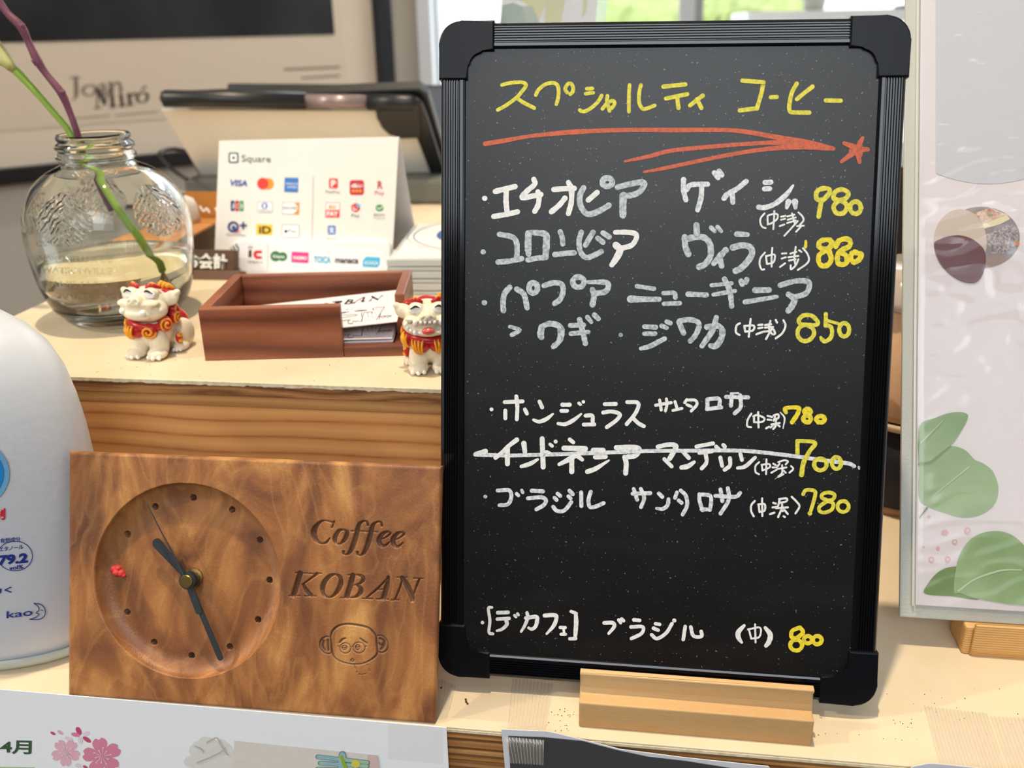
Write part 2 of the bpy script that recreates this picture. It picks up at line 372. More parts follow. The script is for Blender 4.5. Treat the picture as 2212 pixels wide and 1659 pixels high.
# ================================================================== framed poster on the left wall
blk_frame = mat('poster_frame_black', (24, 26, 32), .4)
def fw(px, py, w=0): return FW.uv(px, py, w)
u1, vtop = fw(845, 60, .015); ub, vb = fw(400, 345, .015); _, vb2 = fw(0, 405, .015)
vbot = (fw(400, 352, .015)[1]+fw(0, 408, .015)[1])/2
u_in = fw(808, 60, .01)[0]; v_in = (fw(400, 318, .01)[1]+fw(0, 372, .01)[1])/2
ul = u1-1.5; vt = vbot+1.0
pst = thing('framed_poster', 'large black-framed cream poster with a dark picture hanging on the left wall', 'poster', FW.p(u1-.7, vbot, 0))
ft = u1-u_in
bm = bmesh.new(); box(bm, (u_in, vbot, .001), (u1, vt, .022), FW, .003); obj('frame_bar', bm, blk_frame, pst)
bm = bmesh.new(); box(bm, (ul, vbot, .001), (u_in, v_in, .022), FW, .003); obj('frame_bar', bm, blk_frame, pst)
bm = bmesh.new(); box(bm, (ul, vt-ft, .001), (u_in, vt, .022), FW, .003); obj('frame_bar', bm, blk_frame, pst)
bm = bmesh.new(); box(bm, (ul-ft, vbot, .001), (ul, vt, .022), FW, .003); obj('frame_bar', bm, blk_frame, pst)
bm = bmesh.new(); box(bm, (ul, v_in, .001), (u_in, vt-ft, .006), FW); obj('mat_board', bm, mat('poster_mat', (232, 216, 194), .7), pst)
FPo = Frame(FW.p(0, 0, .008), FW.U, FW.V)
up, vp = fw(740, 60, .008); vpb = (fw(0, 290, .008)[1]+fw(330, 250, .008)[1])/2
bm = bmesh.new(); box(bm, (ul+.05, vpb, .0062), (up, vt-.08, .0075), FW); obj('poster_sheet', bm, mat('poster_cream', (228, 210, 186), .6), pst)
ud, vd = fw(722, 66, .008); vd = (fw(722, 66, .008)[1]+fw(0, 103, .008)[1])/2
bm = bmesh.new(); box(bm, (ul+.1, vd, .0076), (ud, vt-.13, .009), FW); obj('dark_picture', bm, mat('poster_dark', (46, 48, 50), .35, vary=(6, (24, 26, 30), .35, .65)), pst)
FPo = Frame(FW.p(0, 0, .0076), FW.U, FW.V)
pink = mat('poster_print', (70, 62, 56), .7); pgr = mat('poster_print_soft', (128, 114, 100), .7)
JO = "225,500 200,502; 215,500 213,600,26 ; 213,600 195,630"
def serif(name, crop, txt, fr, m, parent, w0=.0002): return ink(name, parse(crop, 20, txt), fr, m, parent, w0)
# 'Joan' / 'Miró' drawn letter by letter (serif strokes) in crop J
serif('lettering', 'J', "450,498,10 510,494,10; 485,498,26 488,600,26 480,625,14 465,640,8; 572,545,8 545,555,16 530,580,20 545,605,14 575,612,8 600,600,14 612,572,20 600,550,14 572,545,8; 625,555,10 650,540,14 665,548,20 668,605,20; 665,568,10 635,580,14 628,600,14 650,608,10 668,598,10; 690,540,8 710,535,22 712,600,22; 712,550,10 745,530,16 768,540,20 772,592,20", FPo, pgr, pst)
serif('lettering', 'J', "610,575,10 640,570,10; 625,575,10 622,690,10; 605,692,8 645,690,8; 628,578,26 670,660,26; 705,565,12 672,655,10; 712,565,26 722,680,26; 690,570,8 730,562,8; 700,684,8 745,678,8; 775,612,24 782,675,24; 762,615,8 780,608,8; 762,680,8 805,674,8; 775,572; 825,605,24 832,668,24; 812,608,8 828,602,8; 815,674,8 855,668,8; 835,615,10 862,598,18; 912,592,8 888,602,18 876,625,22 888,650,16 915,655,8 938,640,18 944,612,22 932,595,14 912,592,8; 905,575,8 930,555,14", FPo, pink, pst)
for t_ in ('470,760 700,740', '740,738 1010,715', '1820,445,14 2170,430,14', '1930,500,12 2170,485,12'): ink('small_print', parse('J', 7, t_), FPo, pgr, pst)
# wall corner trim by the window
struct(boxobj('trim_1', (wx-.005, wy-.03, FLOORZ), (wx+.025, wy, CEILZ), white_alu))

# ================================================================== counter
cnt = thing('counter', 'cream laminate counter top with an exposed plywood front edge', 'counter', (0, .327, 0))
EDGE = .3265
boxobj('laminate_sheet', (-.62, EDGE, -.0012), (.62, 1.35, 0), laminate, cnt, bev=.0003, seg=1)
zz = -.0026; boxobj('laminate_edge', (-.62, EDGE-.0003, zz), (.62, 1.34, -.0012), lam_edge, cnt)
pl = [(.0022, ply_b), (.0019, ply_c), (.0017, ply_b), (.0013, ply_a), (.0021, ply_c), (.0016, ply_b), (.0020, ply_a), (.0018, ply_b), (.0022, ply_c), (.0016, ply_b), (.0022, ply_a), (.002, ply_b)]
for k, (t, m_) in enumerate(pl):
    boxobj('ply_layer', (-.62, EDGE+.0004+.0004*((k*7) % 3), zz-t+.0001), (.62, 1.33, zz), m_, cnt, bev=.0001, seg=1); zz -= t
bm = bmesh.new(); box(bm, (-.6, EDGE+.03, FLOORZ), (.6, 1.3, zz)); obj('counter_body', bm, mat('counter_body', (150, 112, 74), .6), cnt)

# raised shelf
HS = .12; SY = .4376
rs = thing('raised_shelf', 'raised shelf with a chipped cream laminate top and a pine front board', 'shelf', (-.15, SY, 0))
SX0, SX1, SY1 = -.4175, .095, 1.22
boxobj('shelf_top', (SX0, SY, HS-.0011), (SX1, SY1, HS), laminate, rs, bev=.0003, seg=1)
rr = random.Random(11)
bm = bmesh.new(); n = 260; tv = []; bv = []                        # chipped laminate edge
low = 0
for i in range(n+1):
    x = SX0+(SX1-SX0)*i/n
    low = .0006*noise.noise((x*90, 0, 0))+.0007*noise.noise((x*420, 5, 0)); z = HS-.0024+low
    tv.append((bm.verts.new((x, SY-.0004, HS-.0004)), bm.verts.new((x, SY+.002, HS-.0002)))); bv.append((bm.verts.new((x, SY-.0004, z)), bm.verts.new((x, SY+.002, z))))
for i in range(n):
    bm.faces.new([tv[i][0], bv[i][0], bv[i+1][0], tv[i+1][0]]); bm.faces.new([tv[i][1], tv[i][0], tv[i+1][0], tv[i+1][1]]); bm.faces.new([bv[i][0], bv[i][1], bv[i+1][1], bv[i+1][0]])
obj('laminate_edge', bm, lam_edge, rs)
ply_r = wood('ply_rough', [(.2, (184, 138, 84)), (.6, (158, 110, 62)), (.9, (120, 76, 40))], rings=(300, 8, 30), stretch=(.35, 1, 2), rough=.8, fine=1300, pores=.0006)
boxobj('ply_layer', (SX0, SY+.0004, HS-.0085), (SX1, SY1, HS-.0011), ply_r, rs)
boxobj('ply_layer', (SX0, SY+.0007, HS-.0148), (SX1, SY1, HS-.0087), ply_a, rs)
boxobj('front_board', (SX0+.002, SY+.0012, 0), (SX1-.002, SY+.019, HS-.0152), cedar, rs)
boxobj('side_board', (SX0+.002, SY+.019, 0), (SX0+.02, SY1, HS-.0152), cedar, rs)
boxobj('side_board', (SX1-.02, SY+.019, 0), (SX1-.002, SY1, HS-.0152), cedar, rs)

# ================================================================== menu board
FBd = Aff((-.09060531, .35052895, .00834), (.19997, .00287, -.00142), (-.0026589, .0790443, .28954))
BW, BH = .2, .3
bd = thing('menu_board', 'black menu board with ribbed frame, hand-written coffee names and prices, standing in a wooden block', 'board', FBd.p(.1, 0, -.006))
slate = bpy.data.materials.new('slate_surface'); slate.use_nodes = True
nt = slate.node_tree; b = nt.nodes['Principled BSDF']; tc = nt.nodes.new('ShaderNodeTexCoord')
def nz(sc, det=3, stretch=None):
    n_ = nt.nodes.new('ShaderNodeTexNoise'); n_.inputs['Scale'].default_value = sc; n_.inputs['Detail'].default_value = det
    if stretch: mp = nt.nodes.new('ShaderNodeMapping'); mp.inputs['Scale'].default_value = stretch; nt.links.new(tc.outputs['Object'], mp.inputs[0]); nt.links.new(mp.outputs[0], n_.inputs['Vector'])
    else: nt.links.new(tc.outputs['Object'], n_.inputs['Vector'])
    return n_
def ramp(src, a, ca, c, cc):
    r_ = nt.nodes.new('ShaderNodeValToRGB'); r_.color_ramp.elements[0].position = a; r_.color_ramp.elements[1].position = c
    r_.color_ramp.elements[0].color = ca; r_.color_ramp.elements[1].color = cc; nt.links.new(src.outputs[0], r_.inputs[0]); return r_
dust = ramp(nz(1300, 0), .80, (0, 0, 0, 1), .83, (.4, .4, .4, 1)); smear = ramp(nz(26, 4, (.5, 1, 2)), .5, (.0045, .0045, .0045, 1), .8, (.010, .0105, .011, 1))
mx = nt.nodes.new('ShaderNodeMixRGB'); mx.blend_type = 'ADD'; mx.inputs[0].default_value = .5; nt.links.new(smear.outputs[0], mx.inputs[1]); nt.links.new(dust.outputs[0], mx.inputs[2]); nt.links.new(mx.outputs[0], b.inputs['Base Color'])
b.inputs['Roughness'].default_value = .36; b.inputs['Specular IOR Level'].default_value = .42
boxobj('writing_surface', (.008, .008, -.006), (BW-.008, BH-.008, -.002), slate, bd, FBd)
boxobj('back_panel', (.006, .006, -.0105), (BW-.006, BH-.006, -.0062), black_plastic, bd, FBd)
MM = .001
prof = [(.6, -11.5), (.6, -3.2), (.9, -2.0), (1.6, -1.2), (2.4, -.9)]
t = 2.8
for k in range(6): prof += [(t, -.9), (t+.22, -1.9), (t+.5, -1.9), (t+.72, -.9)]; t += 1.1
prof += [(t+.1, -.85), (t+1.3, -.85), (t+2.2, -1.2), (t+2.5, -2.1), (t+2.5, -11.5)]
def bar(a, b_, fn):                                # profile swept from a to b_ along the side; fn(s, t) -> u, v
    bm = bmesh.new(); r0 = [bm.verts.new(FBd.p(*[q*MM for q in fn(a, t_)], w_*MM)) for t_, w_ in prof]; r1 = [bm.verts.new(FBd.p(*[q*MM for q in fn(b_, t_)], w_*MM)) for t_, w_ in prof]
    n_ = len(prof)
    for i in range(n_): bm.faces.new([r0[i], r0[(i+1) % n_], r1[(i+1) % n_], r1[i]])
    bm.faces.new(r0[::-1]); bm.faces.new(r1); obj('frame_bar', bm, gloss_black, bd)
gloss_black = mat('frame_black', (11, 13, 17), .13, spec=.6)
bar(22, 178, lambda s_, t_: (s_, t_)); bar(22, 178, lambda s_, t_: (s_, 300-t_)); bar(22, 278, lambda s_, t_: (t_, s_)); bar(22, 278, lambda s_, t_: (200-t_, s_))
arc = lambda cx, cy, r, a0, a1, n_=8: [(cx+r*math.cos(math.radians(a0+(a1-a0)*k/n_)), cy+r*math.sin(math.radians(a0+(a1-a0)*k/n_))) for k in range(n_+1)]
oc = arc(10, 10, 10, 180, 270)+[(24.6, 0), (24.6, 12.8)]+arc(19.5, 19.5, 6.7, 270, 180)+[(12.8, 25.2), (0, 25.2)]
for fx, fy in ((0, 0), (1, 0), (0, 1), (1, 1)):
    o_ = [((200-x if fx else x)*MM, (300-y if fy else y)*MM) for x, y in oc]
    if fx != fy: o_ = o_[::-1]
    bm = bmesh.new(); prism(bm, o_, -.0122, 0, FBd, .0007, 2); obj('corner_cap', bm, black_plastic, bd)

# ---- writing
def marker(name, c1, c2, sc=760):
    m_ = mat(name, c1, .55, vary=(sc, c2, .32, .58)); return m_
white_mk = marker('marker_white', (226, 230, 232), (168, 178, 184)); white_pale = marker('marker_white_streaked', (196, 204, 210), (132, 144, 150)); white_bright = marker('marker_white_fresh', (236, 236, 234), (214, 216, 214))
yel = marker('marker_yellow', (226, 216, 72), (190, 184, 62)); yel2 = marker('marker_yellow_thick', (238, 214, 40), (200, 190, 60)); orange = marker('marker_orange', (206, 100, 66), (168, 84, 62), 900)
FI = Frame(FBd.p(0, 0, -.002), FBd.U, FBd.V)
def wr(name, items, m_, wob=.18, lbl=None):
    st = []
    for it in items: st += parse(*it)
    return ink(name, st, FI, m_, bd, .00012, wob)
wr('lettering', [('A2', 45, "245,130 330,108 450,98 515,108 532,140 490,200 420,280 300,370 195,428; 425,290 520,350 630,405; 650,250 680,190 760,125 850,105 905,130 922,200 915,290 895,360; 1025,222 1000,180 1030,120 1070,115 1095,160 1090,210 1062,240; 1260,175 1325,172; 1245,235 1335,222; 1290,175 1310,225; 1435,255 1400,320 1330,390 1250,440 1200,445 1175,430; 1445,415 1500,350 1560,320 1590,340 1580,380 1555,405; 1505,260 1500,330 1530,440; 1770,130 1762,250 1762,450; 1905,130 1885,220 1885,340 1920,410 1960,415 2070,375"),
   ('A', 34, "1965,690 2140,672; 1985,785 2155,750; 2075,775 2085,860"), ('B', 34, "250,762 200,800 150,840; 205,790 240,860; 565,642 735,655; 735,655 718,740 682,865; 545,880 685,862; 792,775 840,772; 1000,665 960,740 940,840 945,885 970,895 1100,897; 1125,690 1060,740 1000,790; 1232,800 1350,802")], yel, .1)
ar = parse('P', 8, "1048,310.6,10 1090,303.8,10 1144,294.3 1225,286.1,11 1307,282,10 1380,280.5,9 1450,281,10 1558,280.7,9 1612,284.8,10 1680,297,11 1748,309.2,13 1800,321,9; 1350,348.5,5 1402,337.7,9 1450,325.5,9 1531,317.3,9 1612,311,9 1694,308,10 1770,316,10; 1391,371.6,5 1442,362,8 1558,337.7,9 1640,324,9 1721,317,12 1798,321,9; 1700,302,6 1740,312,16 1785,320,10")
ar += parse('B', 40, "1525,1095,26 1470,1195,50 1355,1288,26; 1375,1140,30 1470,1185,50 1500,1290,34; 1565,1190,34 1480,1190,55; 1505,1160,40 1500,1230,50; 1430,1225,40 1440,1180,40")
ink('arrow_and_star', ar, FI, orange, bd, .00012, .1)
wr('lettering', [('C', 46, "185,270; 275,212 360,190 445,170; 370,200 368,300 378,395; 262,425 380,405 465,385; 605,108 612,150 545,210 505,265 600,250 665,238; 640,215 650,260 640,330 612,382; 775,195 870,188 950,185; 900,135 925,190 925,300 900,400; 870,270 820,330 755,385; 1070,285 1145,220")], white_bright)
wr('lettering', [('C', 50, "1030,180 1000,240 1000,320 1040,390 1090,405 1170,375 1245,330; o 1232,132,42,36; 1320,175 1420,150 1530,132 1545,160 1500,220 1430,245 1360,250; 1370,250,70 1365,320,60 1365,415,60"), ], white_pale)
wr('lettering', [('D', 44, "105,110 105,200 125,285; 130,195 170,155 310,150; 260,160 255,260 225,370; 368,52 400,95; 408,38 432,72; 640,125 560,190 480,235 450,270; 520,230 525,305; 800,135 850,132; 795,190 840,188; 1040,160,20 980,240 880,320 790,350 745,345; 1000,300,50 985,350,30; 1055,300,56 1060,350,36")], white_mk)
paren = [('D2', 27, "495,145 440,210 430,280 460,345 510,365; 640,110 635,240 625,380; 540,185 540,250 545,300; 550,175 640,150 690,165 680,230 600,290 540,310; 740,195 800,182; 740,240 800,225; 720,335 790,310; 830,190 940,165; 840,240 960,205; 830,290 960,250; 905,145 930,240 950,310; 990,260 900,360 790,480; 980,335 1080,328; 1040,340 965,420; 1000,130 1060,190 1075,250 1020,320"),
 ('D2', 28, "500,730 435,810 420,900 450,980 490,980; 610,660 600,790 600,940; 515,780 530,900; 530,780 640,760 645,830 620,880 540,900; 755,745 820,740; 750,820 810,800; 725,945 800,890; 880,745 970,720; 850,800 1000,780; 860,850 960,830; 960,645 940,800 955,910; 1000,830 960,920 890,980 885,920; 1010,695 1045,720; 1068,665 1130,740 1158,830 1120,900 990,990")]
wr('lettering', paren[:1], white_bright, .1); wr('lettering', paren[1:], white_bright, .1)
wr('lettering', [('D3', 32, "265,265 215,300 205,400 260,440; 425,200 415,290 397,465; 330,310 345,385; 330,305 470,300 460,370 345,390; 540,290 600,285; 540,340 600,330; 510,430 600,395; 640,290 730,280; 640,330 740,320; 620,390 720,380; 720,230 700,330 740,420 790,420 770,360; 760,320 700,420 655,500; 800,215 820,255; 915,220 945,300 900,410 800,490")], white_bright, .1)
wr('price', [('D', 40, "1350,225 1290,285 1240,270 1245,210 1300,185 1350,195 1340,240 1290,290; 1282,280 1258,425; 1440,290 1385,270 1400,215 1460,195 1510,225 1490,270 1430,290 1385,340 1410,395 1470,395 1500,340 1470,300 1430,290; o 1572,350,46,52")], yel)
wr('price', [('D2', 78, "1450,690 1330,660 1305,600 1350,550 1450,540 1500,580 1470,650 1400,700 1310,770 1305,870 1360,930 1450,905 1490,820 1460,720; 1560,640 1600,560 1700,525 1775,560 1755,640 1650,690 1590,760 1585,870 1640,910 1720,880 1715,780 1640,730; 1840,725 1935,760 1900,840 1820,870 1780,800 1800,740; 1110,560,40 1110,600,40 1105,650,44")], yel2, .3)
wr('lettering', [('C', 46, "172,727,44; 312,577 420,600 455,640 462,700 460,770; 300,815 400,805 500,785; 560,570,60 555,660,60 560,745,50; 575,560 700,575,55 712,640,60 705,770,55; 555,795 640,780 710,775; 830,555 848,610 852,660; 785,750 870,740 950,735; 1010,560 990,640 1005,730 1050,775 1110,760 1180,725; 1110,560 1080,610 1045,670; 1150,610 1195,645; 1195,565 1248,600")], white_pale)
wr('lettering', [('C', 44, "1300,560 1400,560 1470,572 1480,610 1440,670 1360,695; 1305,670,60 1340,710,60 1310,780,55 1270,838,44")], white_bright)
wr('lettering', [('D', 54, "215,500 218,570; 115,600 120,680 145,745; 130,620 200,602 280,605 330,660 335,760 290,830 238,855; 340,520,38 370,550,38; 395,515,36 425,550,36; 465,712 410,770 362,828,44; 412,780 430,848,44; 560,575,46 650,580,44; 525,690,56 600,672 670,685 690,740 650,810 590,870 548,890")], white_pale)
wr('lettering', [('C', 48, "182,1160,46; 398,1030 352,1090 342,1170 345,1228; 460,1045 520,1090 548,1205; o 600,1035,36,44; 692,1015 770,992 840,1002 855,1060 830,1130 782,1168; o 985,985,48,44; 1070,985,34 1220,988 1240,1030 1210,1068 1140,1080; 1105,1050 1118,1110 1105,1178,52; 1485,1020,38 1630,1042,38; 1430,1130,60 1675,1132,44; 1710,1080,38 1800,1078,40 1812,1115,40; 1715,1170,38 1850,1165,38"),
   ('D', 46, "145,1088 300,1095; 345,1012,36 515,995,36; 360,1092,38 545,1060,36; 455,960 500,1060 515,1190; 595,975,44 605,1005,40; 645,962,50 635,985,50; 715,1055,48 835,1052,44; 630,1155,44 900,1110,40; 930,1012 1050,978 1155,978 1180,1010 1150,1080 1060,1112; 1000,1090,48 1050,1130,56 1030,1190,56 998,1230,50")], white_pale)
wr('lettering', [('C', 40, "400,1365,30 485,1395,34 418,1435,38; 672,1370,54 662,1430,58 670,1455,50; 670,1365,44 740,1340,50 820,1360,54 838,1420,60 820,1490,52 772,1535,46; 915,1355 1030,1350; 920,1425 1070,1410; 995,1305,48 1020,1400,48 1045,1508,46; 1062,1285,38 1095,1325,36; 1122,1265,42 1155,1298,42; 1345,1435; 1550,1365 1645,1370; 1548,1425 1640,1425; 1518,1552,34 1600,1530,44 1720,1468,40; 1695,1358 1738,1375; 1738,1322 1770,1335"),
   ('D', 46, "65,1325 105,1420; 70,1318 150,1305 225,1325 235,1370 205,1440 162,1488; 305,1368,50 400,1360,50 435,1400,52 425,1470,52 380,1530,54 335,1528,44; 385,1285,42 350,1400,52 262,1530,42")], white_pale)
wr('price', [('D3', 64, "1340,290 1180,280 1145,220 1210,150 1330,150 1420,230 1425,275 1350,295 1220,290 1140,350 1130,450 1200,525 1300,515 1370,430 1350,340 1260,290; 1548,130 1548,220 1540,300; 1550,220,50 1735,270,44; 1540,295 1610,310 1642,380 1620,480 1540,535 1490,505 1472,475,44; o 1822,362,75,100")], yel, .2)
wr('lettering', [('E', 38, "272,284,38; 400,215 570,208; 510,160 520,260 515,380; 405,295 405,370; 592,285 612,325; 732,210 757,265; 675,385,28 730,402 800,375 860,328,20; 950,240 1020,240; 940,298 995,298; 910,420,32 980,425 1060,385 1130,328,20; 1108,225,30 1122,238,30; 1150,212,34; 1172,345 1235,345 1240,400; 1155,430 1255,428; 1355,235 1460,233; 1340,315 1420,305 1498,330 1470,385 1375,455; 1570,215 1675,225 1650,320 1565,425; 1632,375 1680,420 1730,445"),
   ('F', 29, "110,195 118,240 125,290; 175,185 180,240 165,298; 72,245 220,220; 257,210 272,260; 237,295 322,275; 370,190 350,220; 372,195 450,198 465,240 412,300; 372,240 412,258")], white_bright, .12)
wr('lettering', [('F', 38, "567,190 567,270; 572,187 678,185 680,260; 562,282 700,265; 745,165 955,170; 800,145 792,250; 880,150 885,260 828,322; 790,130,20 860,128,20")], white_mk)
wr('lettering', [('F2', 27, "265,205 215,290 210,370 260,385; 355,185 360,390; 300,245 300,320; 290,242 340,225 430,260 430,300 380,320 300,320; 480,235 540,250; 480,285 530,290; 460,402 500,380; 560,230 620,215 622,262 565,290; 580,250 560,300; 530,350 640,330; 592,290 585,370 555,410; 575,340 520,390; 600,345 640,375; 650,190,16 705,265,24 685,402,14")], white_bright, .1)
wr('price', [('F2', 60, "725,190,50 712,135,50 885,128,60 880,205,60 805,320,70; o 1010,178,42,34; o 1005,275,50,44; o 1183,280,56,42")], yel2, .25)
wr('strikethrough', [('P', 8.5, "1027,981.6,10 1090,984,8 1158,982.7 1226,980.5 1316,977.2 1400,974.4 1497,973.5 1603,973.7 1694,982.7 1784,995 1832,1001 1845,1007; 1855,1009,5 1856,1013,4")], white_mk, .1)
wr('lettering', [('E', 48, "130,710,44 215,685,46; 515,575,46 430,640,40 370,700,40 312,745,44; 425,650 425,805; 582,610,54 592,690,44; 558,830,34 640,805,44 715,762,26; 757,565 767,835; 800,692,36 850,715,30; 832,618,30 852,635,34; 885,592,38; 1020,572,38 1055,600,38; 965,655 1170,660; 1170,665,46 1080,722 1000,770 920,810,34; 1040,740 1040,880; 1090,725 1140,765,36; 1245,675 1340,675; 1265,740 1360,735; 1190,880 1270,850,44 1395,772,20; 1465,650 1600,645 1675,655 1680,690 1640,730 1572,738; 1545,740 1560,800 1555,895; 1862,642,42 1960,622,42 2035,632 2020,680 1975,755; 1925,760,38 1995,830,38; 2095,680,38 2158,748,42"),
   ('F', 38, "320,840,44 380,828,48 440,788,34; 462,640 620,610; 490,700 610,685; 548,700 558,790 512,850; 650,640 680,672; 718,625 732,640; 690,745 708,825; 782,750 782,820 732,862; 882,710 897,768; 855,845,30 930,828 1022,745,34")], white_bright, .12)
wr('lettering', [('F2', 25, "368,850 320,900 320,980 365,1010; 465,812 460,1010; 405,890 410,960; 400,885 500,875 505,920 410,960; 555,870 590,890; 545,920 590,920; 530,990 600,950; 620,850 700,825 750,840 720,880; 640,870 600,920; 610,940 730,920; 672,890 672,990 620,1045 690,1010; 690,960 720,990; 610,1050,6 577,1075,5; 790,900 820,940 770,990")], white_bright, .1)
wr('price', [('F2', 56, "876,740 876,570; 880,565,48 1110,590,55 1040,700,60 960,850,64 930,1015,66; o 1180,880,82,78; o 1395,860,62,78")], yel, .2)
wr('lettering', [('E', 38, "213,1118; 332,1060 440,1058 462,1120 430,1190 348,1200; 512,1090,34 530,1108,34; 562,1058,32 572,1078,32; 658,1062 765,1068; 620,1135 750,1125 793,1155 770,1200 702,1240; 905,1090 930,1112; 875,1130 895,1150; 862,1215 900,1255 970,1250 1035,1172; 1018,1062 1050,1095; 1008,1115 1028,1135; 1130,1078 1132,1208; 1222,1072 1200,1150 1212,1215 1262,1215 1345,1180; 1622,1090 1790,1085; 1632,1045 1665,1148; 1700,1045 1732,1130 1702,1218; 1872,1088 1905,1120; 1850,1230,26 1910,1235 1955,1200 1965,1142; 2045,1078 2027,1130; 2082,1060 2130,1110 2142,1200 2100,1290; 2062,1155 2090,1178"),
   ('F', 38, "490,1095 492,1160 520,1248; 510,1098 592,1110 602,1170 590,1245; 510,1240 560,1240; 642,1110 830,1120 880,1082; 692,1050 710,1160; 762,1035 770,1150 692,1280")], white_mk, .12)
wr('lettering', [('F2', 28, "310,1365 265,1420 262,1500 297,1570; 407,1330 410,1565; 360,1412 372,1510; 357,1410 440,1408 440,1490 372,1512; 555,1390 590,1400; 545,1450 600,1445; 512,1540 570,1520; 632,1340 730,1330 728,1370 642,1390; 642,1340 620,1430; 592,1460 750,1450; 670,1400 680,1500; 662,1480 620,1578; 700,1480 748,1538; 692,1568 710,1578; 800,1310 870,1380 903,1440 850,1530")], white_bright, .1)
wr('price', [('F2', 50, "952,1275 982,1225 1050,1218 1110,1240 1105,1320 1055,1490; 1040,1528,62; 1280,1360 1200,1320 1212,1272 1290,1252 1368,1280 1350,1340 1270,1370 1170,1440 1172,1500 1240,1518 1330,1480 1350,1400 1285,1362; o 1482,1438,74,72")], yel, .15)
wr('lettering', [('G2', 46, "135,275; 262,75,36 215,88,40 235,250,42 222,405,40 275,425,40; 340,145,52 475,140,52; 335,230,46 490,220,46; 450,240,52 460,300,50 400,360,44 330,385,34; 562,180,40 582,202,36; 602,158,40 615,175,36; 712,215,50 850,200,56 860,260,54 838,330,50 790,362,46 748,345,36; 727,145,44 737,210,48 700,310,44 650,395,34; 962,182,54 1095,178,56 1118,220,54 1080,320,52 988,425,32; 1168,340,44 1235,342,44; 1212,350,34 1220,415,34; 1180,430,44 1238,430,44; 1312,128,44 1382,155,44; 1375,160,50 1380,280,60 1372,400,56 1368,480,48; 1372,488,50 1295,490,44; 1752,280,50 1865,280,54 1885,330,50 1812,420,40; 1945,240,44 1970,280,40; 1985,228,48 2010,252,46"),
   ('G', 28, "1532,210 1575,215; 1510,265 1600,265 1590,315 1512,355; 1698,240 1730,246; 1683,275 1718,290; 1668,325 1710,355 1780,312 1825,240; 1842,215,32; 1927,262 1912,362; 1970,265 1985,325 2015,342 2055,335 2050,300"),
   ('H', 20, "222,235,22 182,280,36 182,320,34 205,355,18; 300,226,14 303,355,14; 256,262,14 272,326,14; 250,262,14 335,250,14 330,315,14 272,328,14; 372,250,24 408,300,38 398,350,36 378,378,28")], white_bright, .1)
wr('price', [('H', 30, "620,248 565,272 560,318 600,322 640,282 622,252; 600,320 640,290; o 592,374,42,38; o 675,335,28,26; o 742,338,31,29")], yel2, .2)

# ---- wooden block the board stands in
beech = wood('beech_block', [(.2, (222, 188, 138)), (.6, (208, 170, 118)), (.95, (178, 138, 90))], rings=(40, 2, 12), stretch=(.3, 1, 2), rough=.6, fine=1600, pores=.00006, mottle=.3)
beech2 = beech
bx0, bx1, by = -.0225, .0788, .3334
zz2 = .0245
yb = Pz(1253, 1442, zz2)[1]
blk = [(by, 0), (by, .0135), (by+.0062, .0140), (by+.0072, .0165), (by+.0072, zz2), (yb-.0038, zz2), (yb-.0036, zz2-.0016), (yb-.0030, zz2-.0016), (yb-.0028, zz2), (yb, zz2), (yb, .0075), (yb+.0165, .0075), (yb+.0205, .0190), (yb+.026, .0190), (yb+.026, 0)]
bm = bmesh.new(); r0 = [bm.verts.new((bx0, y, z)) for y, z in blk]; r1 = [bm.verts.new((bx1, y, z)) for y, z in blk]
for i in range(len(blk)): bm.faces.new([r0[i], r0[(i+1) % len(blk)], r1[(i+1) % len(blk)], r1[i]])
bm.faces.new(r0[::-1]); bm.faces.new(r1)
bmesh.ops.recalc_face_normals(bm, faces=bm.faces)
bmesh.ops.bevel(bm, geom=[e for e in bm.edges if e.calc_face_angle(0) > .5 and e.calc_length() > .003], offset=.0006, segments=2, affect='EDGES', profile=.5)
o = obj('board_stand', bm, beech); tag(o, 'stepped beech wood block holding up the black menu board', 'stand')
# ================================================================== wooden clock
FC = Aff((-.2666, .3254, .0002), (.1796, .0011, .0005), (.00035, .03702, .11150))
CWd, CHt = .1797, .1175
ck = thing('desk_clock', 'square-cornered reddish wooden desk clock with a round sunken dial and an engraved shop name', 'clock', FC.p(.09, 0, -.01))
clockwood = bpy.data.materials.new('figured_wood'); clockwood.use_nodes = True
nt = clockwood.node_tree; N_ = nt.nodes; L_ = nt.links; b = N_['Principled BSDF']
tc = N_.new('ShaderNodeTexCoord')
def noi(sc, det, dist, stretch=(1, 1, 1), rot=(0, 0, 0), rough=.5):
    mp = N_.new('ShaderNodeMapping'); mp.inputs['Scale'].default_value = stretch; mp.inputs['Rotation'].default_value = rot
    n_ = N_.new('ShaderNodeTexNoise'); n_.inputs['Scale'].default_value = sc; n_.inputs['Detail'].default_value = det; n_.inputs['Distortion'].default_value = dist; n_.inputs['Roughness'].default_value = rough
    L_.new(tc.outputs['Object'], mp.inputs[0]); L_.new(mp.outputs[0], n_.inputs['Vector']); return n_
def crm(src, st):
    r_ = N_.new('ShaderNodeValToRGB'); e = r_.color_ramp.elements
    while len(e) < len(st): e.new(.5)
    for q, (p_, c_) in zip(e, st): q.position = p_; q.color = c_ if len(c_) == 4 else srgb(*c_)
    L_.new(src.outputs[0], r_.inputs[0]); return r_
base = crm(noi(30, 4, 1.6, (1.0, 1, .35), (0, .35, 0)), [(.28, (96, 58, 34)), (.44, (136, 86, 50)), (.56, (166, 110, 62)), (.74, (206, 152, 88))])
veins = crm(noi(22, 2, 2.2, (1.1, 1, .4), (0, -.25, 0)), [(.470, (0, 0, 0, 1)), (.497, (1, 1, 1, 1)), (.503, (1, 1, 1, 1)), (.56, (0, 0, 0, 1))])
